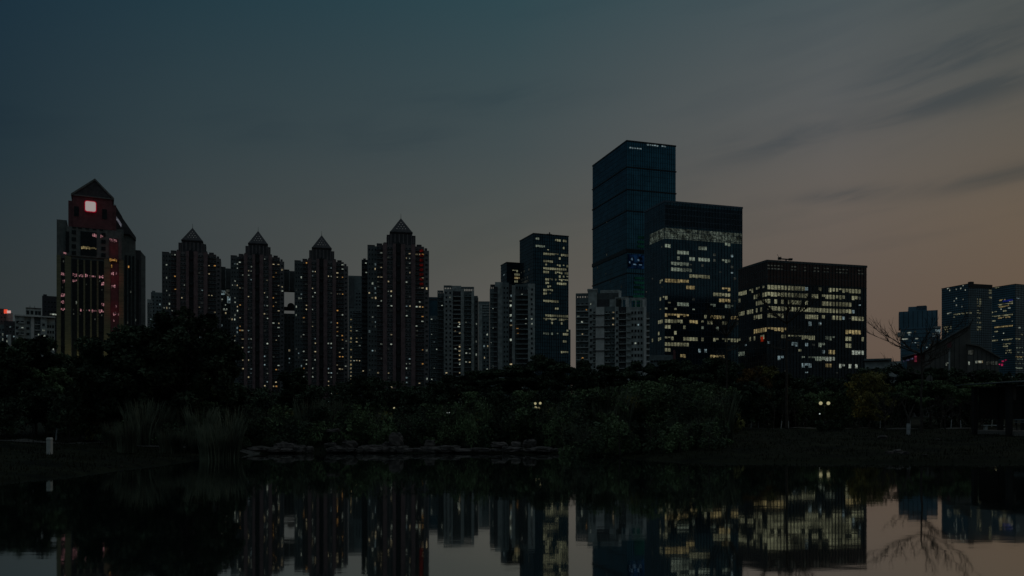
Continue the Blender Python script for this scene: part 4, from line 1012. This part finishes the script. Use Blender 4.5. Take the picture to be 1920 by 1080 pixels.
# reeds and tall grasses
def reeds(seed,H,Wd,n,w=.05):
    r=np.random.RandomState(seed); a=r.uniform(0,6.28,n); q=np.sqrt(r.random(n))*Wd*.5
    bx,by=np.cos(a)*q*.6,np.sin(a)*q*.6; ln=H*r.uniform(.55,1.1,n); be=r.uniform(.08,.55,n)*ln*.6; aa=a+r.normal(0,.6,n)
    V=[];Fc=[]; segs=4
    for s in range(segs+1):
        u=s/segs; x=bx+np.cos(aa)*be*u**2; y=by+np.sin(aa)*be*u**2; z=ln*(u-.28*u**3*(be/ln))
        ww=w*(1-u*.85)*r.uniform(.7,1.3,n); nxp,nyp=-np.sin(aa+1.2),np.cos(aa+1.2)
        V.append(np.stack([x-nxp*ww,y-nyp*ww,z],-1)); V.append(np.stack([x+nxp*ww,y+nyp*ww,z],-1))
    V=np.stack(V,1).reshape(-1,3); k=2*(segs+1)
    for s in range(segs):
        base=np.arange(n)*k+2*s; Fc.append(np.stack([base,base+1,base+3,base+2],-1))
    return numesh('blades',V,np.concatenate(Fc),reed_m)
RM=[reeds(i,2.2,2.4,240) for i in range(4)]
def reed(px,ytop,D,i,row):
    x=X(px,D); z=gh(x,D); H=Z(ytop,D)-z
    if H<.4: return
    o=link('reed_clump',RM[i%4],None,(x,D,z-.05)); o.rotation_euler=(0,0,i*1.3); o.scale=(H/2.2*.8,H/2.2*.8,H/2.2)
    pend(o,px,'tall grey-green grass clump',row,'tall grass','tall grasses on the far bank')
k=0
def rrow(a,b,st,y0,dy,D0,row):
    global k
    px=a
    while px<b:
        k+=1; reed(px,y0+(k*37%dy),D0+k%5,k,row); px+=st*rnd.choice((.5,.8,1,1.6,2.2))
rrow(262,430,24,744,34,56,'at the water'); rrow(430,640,22,744,34,62,'on the bank'); rrow(700,1090,34,752,30,64,'on the bank')
rrow(1110,1360,30,722,60,61,'on the bank'); rrow(1080,1350,36,778,26,54,'at the water'); rrow(210,470,34,786,20,50,'by the shore')
for i,(px,y,w,m) in enumerate([(182,722,60,leaf_y),(205,744,70,leaf_m),(250,750,70,leaf_m),(340,730,70,leaf_m),(395,752,60,leaf_m),(470,758,70,leaf_d),(530,760,80,leaf_m),(600,764,70,leaf_d),(660,758,60,leaf_m),(705,752,80,leaf_m),(760,760,80,leaf_d),(815,756,70,leaf_m),(880,748,90,leaf_m),(935,756,80,leaf_d),(985,764,60,leaf_m),(1045,752,80,leaf_m),(1095,738,80,leaf_d),(1140,728,90,leaf_m),(1180,742,70,leaf_y),(1225,716,90,leaf_m),(1275,712,80,leaf_d),(1320,730,80,leaf_m),(1350,744,60,leaf_d)]):
    tree(px,y,w,60.5+i*5%4,'broad' if i%3 else 'bush',m,row='among the reeds',leaf=.2)

# bare trees
def bare(name,label,px,ytop,ycrown,wpx,D,seed,lean=0,tr=.16,n=7):
    r=random.Random(seed); x=X(px,D); z=gh(x,D); root=thing(name,label,'tree',(x,D,z),0,'bare trees')
    H=Z(ytop,D)-z; Hc=Z(ycrown,D)-z; Wd=wpx*D/F/2
    b=MB(); p=Vector((0,0,-.2))
    for i in range(6):
        q=Vector((lean*(i+1)/6+r.uniform(-.05,.05),r.uniform(-.05,.05),Hc*(i+1)/6)); b.tube(p,q,tr*(1-.08*i),tr*(1-.08*(i+1)),bark,8,False); p=q
    b.build('trunk',root)
    b=MB()
    def br(p,d,ln,rad,lv):
        segs=4; q=p
        for s in range(segs):
            d=(d+Vector((r.uniform(-.25,.25),r.uniform(-.25,.25),r.uniform(-.02,.16)))).normalized()
            e=q+d*ln/segs; b.tube(q,e,rad*(1-.2*s),rad*(1-.2*(s+1)),bark,5 if lv<2 else 3,False)
            if lv<3:
                for _ in range(2 if lv else 2):
                    a=Vector((r.uniform(-1,1),r.uniform(-1,1),r.uniform(.0,.7))); br(e,(d*.9+a*.8).normalized(),ln*r.uniform(.32,.55),max(.02,rad*.55*(1-.15*s)),lv+1)
            q=e
    zs=[Hc]*n+[Hc*.9,Hc*.84,Hc*.74]
    for j,zz in enumerate(zs):
        a=j*6.283/n+r.uniform(-.3,.3); up=max(.1,(H-Hc)/Wd)*r.uniform(.5,1.0) if j<n else .05
        d=Vector((math.cos(a),math.sin(a)*.8,up)).normalized(); br(Vector((lean*zz/Hc,0,zz)),d,Wd*r.uniform(.8,1.15)*(1 if j<n else .7),tr*.62,1)
    b.build('branches',root); return root
bare('bare_tree','tall bare tree standing before the wide lit office block',1475,562,606,150,90,3,tr=.19,n=6)
bare('bare_tree','bare tree with wide upswept boughs before the wedge-roofed hall',1728,634,664,165,75,9,tr=.14,n=6)
bare('bare_tree','thin bare tree before the mid-height glass tower',1362,585,630,110,95,15,tr=.14)
bare('bare_tree','small bare tree at left of the wide office block\'s foot',1420,650,700,70,96,21,tr=.09,n=5)
bare('bare_tree','short bare tree with pale trunk on the right lawn',1660,735,775,60,80,31,tr=.08,n=5)
bare('bare_tree','small bare sapling near the pavilion',1842,745,780,50,82,33,tr=.07,n=5)
bare('bare_tree','small bare sapling right of the tall bare tree before the hall',1772,742,778,60,84,35,tr=.07,n=5)
# white-painted trunk
D=70; x=X(1703,D)
t_=thing('painted_tree','young tree with its lower trunk limewashed white on the right lawn','tree',(x,D,gh(x,D)))
b=MB(); b.tube((0,0,-.2),(.02,0,1.0),.16,.15,lime,10); b.build('painted_trunk',t_)
b=MB(); b.tube((.02,0,1.0),(0,0,1.5),.15,.11,bark,8); b.tube((0,0,1.45),(-.5,.1,2.9),.09,.04,bark); b.tube((0,0,1.45),(.6,.1,2.7),.08,.03,bark); b.tube((-.3,.05,2.2),(-.1,.1,3.2),.05,.02,bark); b.build('fork',t_)
# slim tree trunks behind the lawn
for i,px in enumerate(list(range(1366,1500,14))+list(range(1612,1870,19))+[105,130,165,205]):
    D=(90+(i*7%6)) if px>1000 else 60; x=X(px,D); z=gh(x,D); hgt=rnd.uniform(2.4,3.6)
    o=thing('sapling','','tree',(x,D,z)); b=MB(); l=rnd.uniform(-.3,.3)
    b.tube((0,0,-.1),(l*.4,0,.9),.06,.055,lime if i%4 in (0,3) else bark,6,False); b.build('lower_trunk',o)
    b=MB(); b.tube((l*.4,0,.9),(l,0,hgt*.7),.055,.04,bark,6,False)
    for _ in range(5):
        u=rnd.uniform(.5,.7)*hgt; b.tube((l,0,u),(l+rnd.uniform(-.7,.7),rnd.uniform(-.4,.4),u+rnd.uniform(.5,1.1)),.03,.012,bark,4,False)
    b.build('upper_trunk',o)
    pend(o,px,'slim trunk'+(', whitened foot' if i%4 in (0,3) else ''),'behind the lawn' if px>1000 else 'on the left lawn','tree','slim young trees')

# ------------------------------------------------------------ rocks, bollard, lamps, pavilion
stone=mat('shore_rock',(.035,.031,.027),.9,scale=2.2,var=.6,bump=.8,col2=(.12,.10,.09))
def rock(px,py,w,h,D,seed,cap='on the waterline'):
    r=np.random.RandomState(seed); seg,ring=12,8; V=[]
    ph=np.linspace(0,math.pi,ring+1); 
    off=r.normal(0,.12,(ring+1,seg)); off[0]=off[0,0]; off[-1]=off[-1,0]
    for i in range(ring+1):
        for j in range(seg):
            th=2*math.pi*j/seg; q=1+off[i,j]; c,s=math.cos(th),math.sin(th)
            c=math.copysign(abs(c)**.7,c); s=math.copysign(abs(s)**.7,s)
            V.append((c*math.sin(ph[i])**.7*w/2*q,s*math.sin(ph[i])**.7*w*.4*q,math.copysign(abs(math.cos(ph[i]))**.7,math.cos(ph[i]))*h*.6*q))
    Fc=[(i*seg+j,(i+1)*seg+j,(i+1)*seg+(j+1)%seg,i*seg+(j+1)%seg) for i in range(ring) for j in range(seg)]
    me=bpy.data.meshes.new('rock'); me.from_pydata(V,[],Fc); me.materials.append(stone)
    x=X(px,D); o=link('rock',me,None,(x,D,Z(py,D))); o.rotation_euler=(0,0,r.uniform(-.3,.3))
    pend(o,px,('broad flat' if w>2*h else 'chunky')+' grey rock',cap,'rock','rocks along the shore')
i=0; px=486
while px<1068:
    i+=1; w=rnd.uniform(.5,1.6); h=rnd.uniform(.14,.42)
    if not (590<px<612):
        rock(px,845-h*6,w,h,58.0+rnd.uniform(-.3,.5),i)
    px+=w*F/58*.62+rnd.uniform(0,8)
for j,(px,py,w,h) in enumerate([(535,838,1.6,.5),(560,840,1.1,.35),(620,836,.9,.4),(636,842,1.4,.4),(655,834,1.1,.55),(700,838,1.8,.25),(742,826,1.1,.95),(728,838,.9,.6),(755,841,1.0,.4),(806,834,.8,.6),(840,840,1.9,.3),(935,834,1.3,.35),(967,835,.8,.5),(993,832,.9,.55),(1012,841,1.6,.25),(625,807,1.0,.2)]): rock(px,py,w,h,58.8,50+j,'above the waterline')
for j,(px,py,w) in enumerate([(1655,818,.7),(1668,853,.5),(1684,851,.6),(1697,852,.5),(1735,857,.3),(205,862,.16),(395,853,.3),(1600,845,.2),(1760,822,.4),(228,858,.12)]):
    D=[62,50,50.5,50,48.6,41,55,56,62,42][j]; x=X(px,D); rock(px,Z_:=HY-(gh(x,D)+.05-CZ)*F/D,w,w*.4,D,80+j,'on the lawn')
# bollard
D=46; x=X(93,D)
o=thing('marker_post','white square stone post on the left bank by the water','post',(x,D,gh(x,D)))
bm_=mat('white_stone',(.55,.54,.50),.8,scale=4,var=.12)
b=MB(); b.box(-.12,.12,-.12,.12,-.1,.84,bm_); b.build('shaft',o)
b=MB(); b.box(-.115,.115,-.115,.115,.845,.875,mat('groove',(.25,.27,.26))); b.frustum(-.135,.135,-.135,.135,.876,-.11,.11,-.11,.11,1.0,bm_); b.build('cap',o)
# lamps
globe=glow('lamp_globe',(1.0,.90,.50),.34,var=0,sample=False); globe_w=glow('lamp_globe_white',(.75,.85,.8),.5,var=0)
def park_lamp(label,px,py,D,offs,r_=.16,en=16,m=None,col=(1,.82,.35)):
    x=X(px,D); g0=gh(x,D); z=Z(py,D); o=thing('park_lamp',label,'street lamp',(x,D,g0)); hz=z-g0
    b=MB(); b.tube((0,0,-.1),(0,0,hz-.2),.06,.045,mull,8)
    for (dx,dz) in offs: b.tube((0,0,hz-.35),(dx,0,hz+dz-r_*.9),.025,.02,mull,6)
    b.build('post',o)
    for (dx,dz) in offs:
        b=MB(); b.sphere((dx,0,hz+dz),r_,m or globe); b.build('globe',o)
    lamp('lamp_light',(0,-.5,hz+.1),en,col,.2,o); return o
park_lamp('twin-globe park lamp glowing in the reeds below the first pointed tower',324.5,763,66,[(-.2,0),(.2,0)],.11,10)
park_lamp('cluster of yellow globe lamps in the reeds below the slim tower',1008,759,75,[(-.22,.12),(.25,.15),(-.2,-.25),(.1,-.3)],.12,10)
park_lamp('brightest twin-globe park lamp below the wide office block',1546,756,88,[(-.42,0),(.42,0)],.19,26)
park_lamp('single yellow globe lamp beside the pavilion',1868,756,92,[(0,0)],.18,10)
park_lamp('small yellow lamp in the bushes below the largest pointed tower',739,765,80,[(0,0)],.09,5)
park_lamp('tiny pale lamp in the thicket right of the largest pointed tower',840,774,80,[(-.1,0),(.12,.02)],.06,1.5,globe_w,(.8,.9,1))
park_lamp('tiny white lamp under the bright twin-globe lamp',1537,776,84,[(0,0)],.07,1.5,globe_w,(.8,.9,1))
park_lamp('tiny pale lamp in the grasses below the pale stepped flats',1155,758,76,[(0,0)],.05,1,globe_w,(.8,.9,1))
park_lamp('small pale lamp in the reeds right of the first pointed tower',378,770,64,[(0,0)],.05,1,globe_w,(.8,.9,1))
# pavilion
D=68; x=X(1905,D); o=thing('pavilion','dark open timber pavilion with layered flat roof at the right edge','pavilion',(x,D,gh(x,D)))
g0=gh(x,D); timber=mat('dark_timber',(.015,.014,.013),.7,scale=3,stretch=(1,1,6)); lead=mat('roof_lead',(.13,.16,.165),.5,.3,scale=1)
def px_(p): return X(p,D)-x
def pz_(y): return Z(y,D)-g0
b=MB(); b.prism([(px_(1865),pz_(717)),(px_(1990),pz_(709)),(px_(1990),pz_(713)),(px_(1865),pz_(718.6))],-1.8,6,lead); b.prism([(px_(1888),pz_(723.5)),(px_(1990),pz_(716)),(px_(1990),pz_(720)),(px_(1888),pz_(724.8))],-1.4,5,lead); b.build('roof',o)
b=MB(); b.box(px_(1892),px_(1990),-1.0,4.5,pz_(784),pz_(726),timber) if False else None
b=b
for p in (1881,1932,1980):
    for yy in (-1,4): b=MB(); b.box(px_(p-4),px_(p+4),yy,yy+.4,-.3,pz_(722),timber); b.build('post',o)
b=MB(); b.box(px_(1890),px_(1990),4.1,4.3,pz_(786),pz_(724),timber); b.build('rear_screen',o)
b=MB(); b.box(px_(1886),px_(1990),-1.2,-1.05,pz_(788),pz_(785.5),lead); b.box(px_(1886),px_(1990),-1.2,-1.05,pz_(792),pz_(790.5),lead)
for p in range(1890,1990,8): b.box(px_(p),px_(p)+.06,-1.17,-1.09,pz_(806),pz_(789),timber)
b.build('railing',o)
b=MB(); b.box(px_(1884),px_(1990),-1.3,5,-.6,pz_(808.5),concrete); b.build('deck',o)
b=MB(); b.box(px_(1898),px_(1901),-.3,-.1,pz_(750),pz_(726),mat('dull_banner',(.14,.12,.10))); b.build('hanging_banner',o)
D=86; x=X(1862,D); o=thing('bench','long pale stone bench on the lawn left of the pavilion','bench',(x,D,gh(x,D)))
b=MB(); b.box(-1.1,1.1,-.22,.22,.40,.5,pale); b.build('seat',o)
for sx in (-.8,.8):
    b=MB(); b.box(sx-.12,sx+.12,-.18,.18,-.1,.4,pale); b.build('leg',o)

# short grass on the banks
r=np.random.RandomState(3)
n=90000; xs=r.uniform(-52,48,n); ys=r.uniform(24,84,n); d=lake_d(xs,ys); keep=(d>.15)&(ys>20)&(r.random(n)<np.exp(-np.maximum(d-4,0)/24)); xs,ys=xs[keep],ys[keep]; n=len(xs)
zs=height(xs,ys); a=r.uniform(0,6.28,n); hh=r.uniform(.05,.22,n)*(.6+.8*(np.sin(xs*.7)*np.sin(ys*.9)>.1)); w=.02+.02*r.random(n)
l=r.normal(0,.05,(n,2))
V=np.stack([np.stack([xs-np.cos(a)*w,ys-np.sin(a)*w,zs-.02],-1),np.stack([xs+np.cos(a)*w,ys+np.sin(a)*w,zs-.02],-1),np.stack([xs+l[:,0],ys+l[:,1],zs+hh],-1)],1).reshape(-1,3)
gm=leafmat('grass_blades',(.010,.016,.006),(.028,.034,.014))
o=link('grass',numesh('grass',V,np.arange(3*n).reshape(-1,3),gm),kind='stuff')
flush_labels()
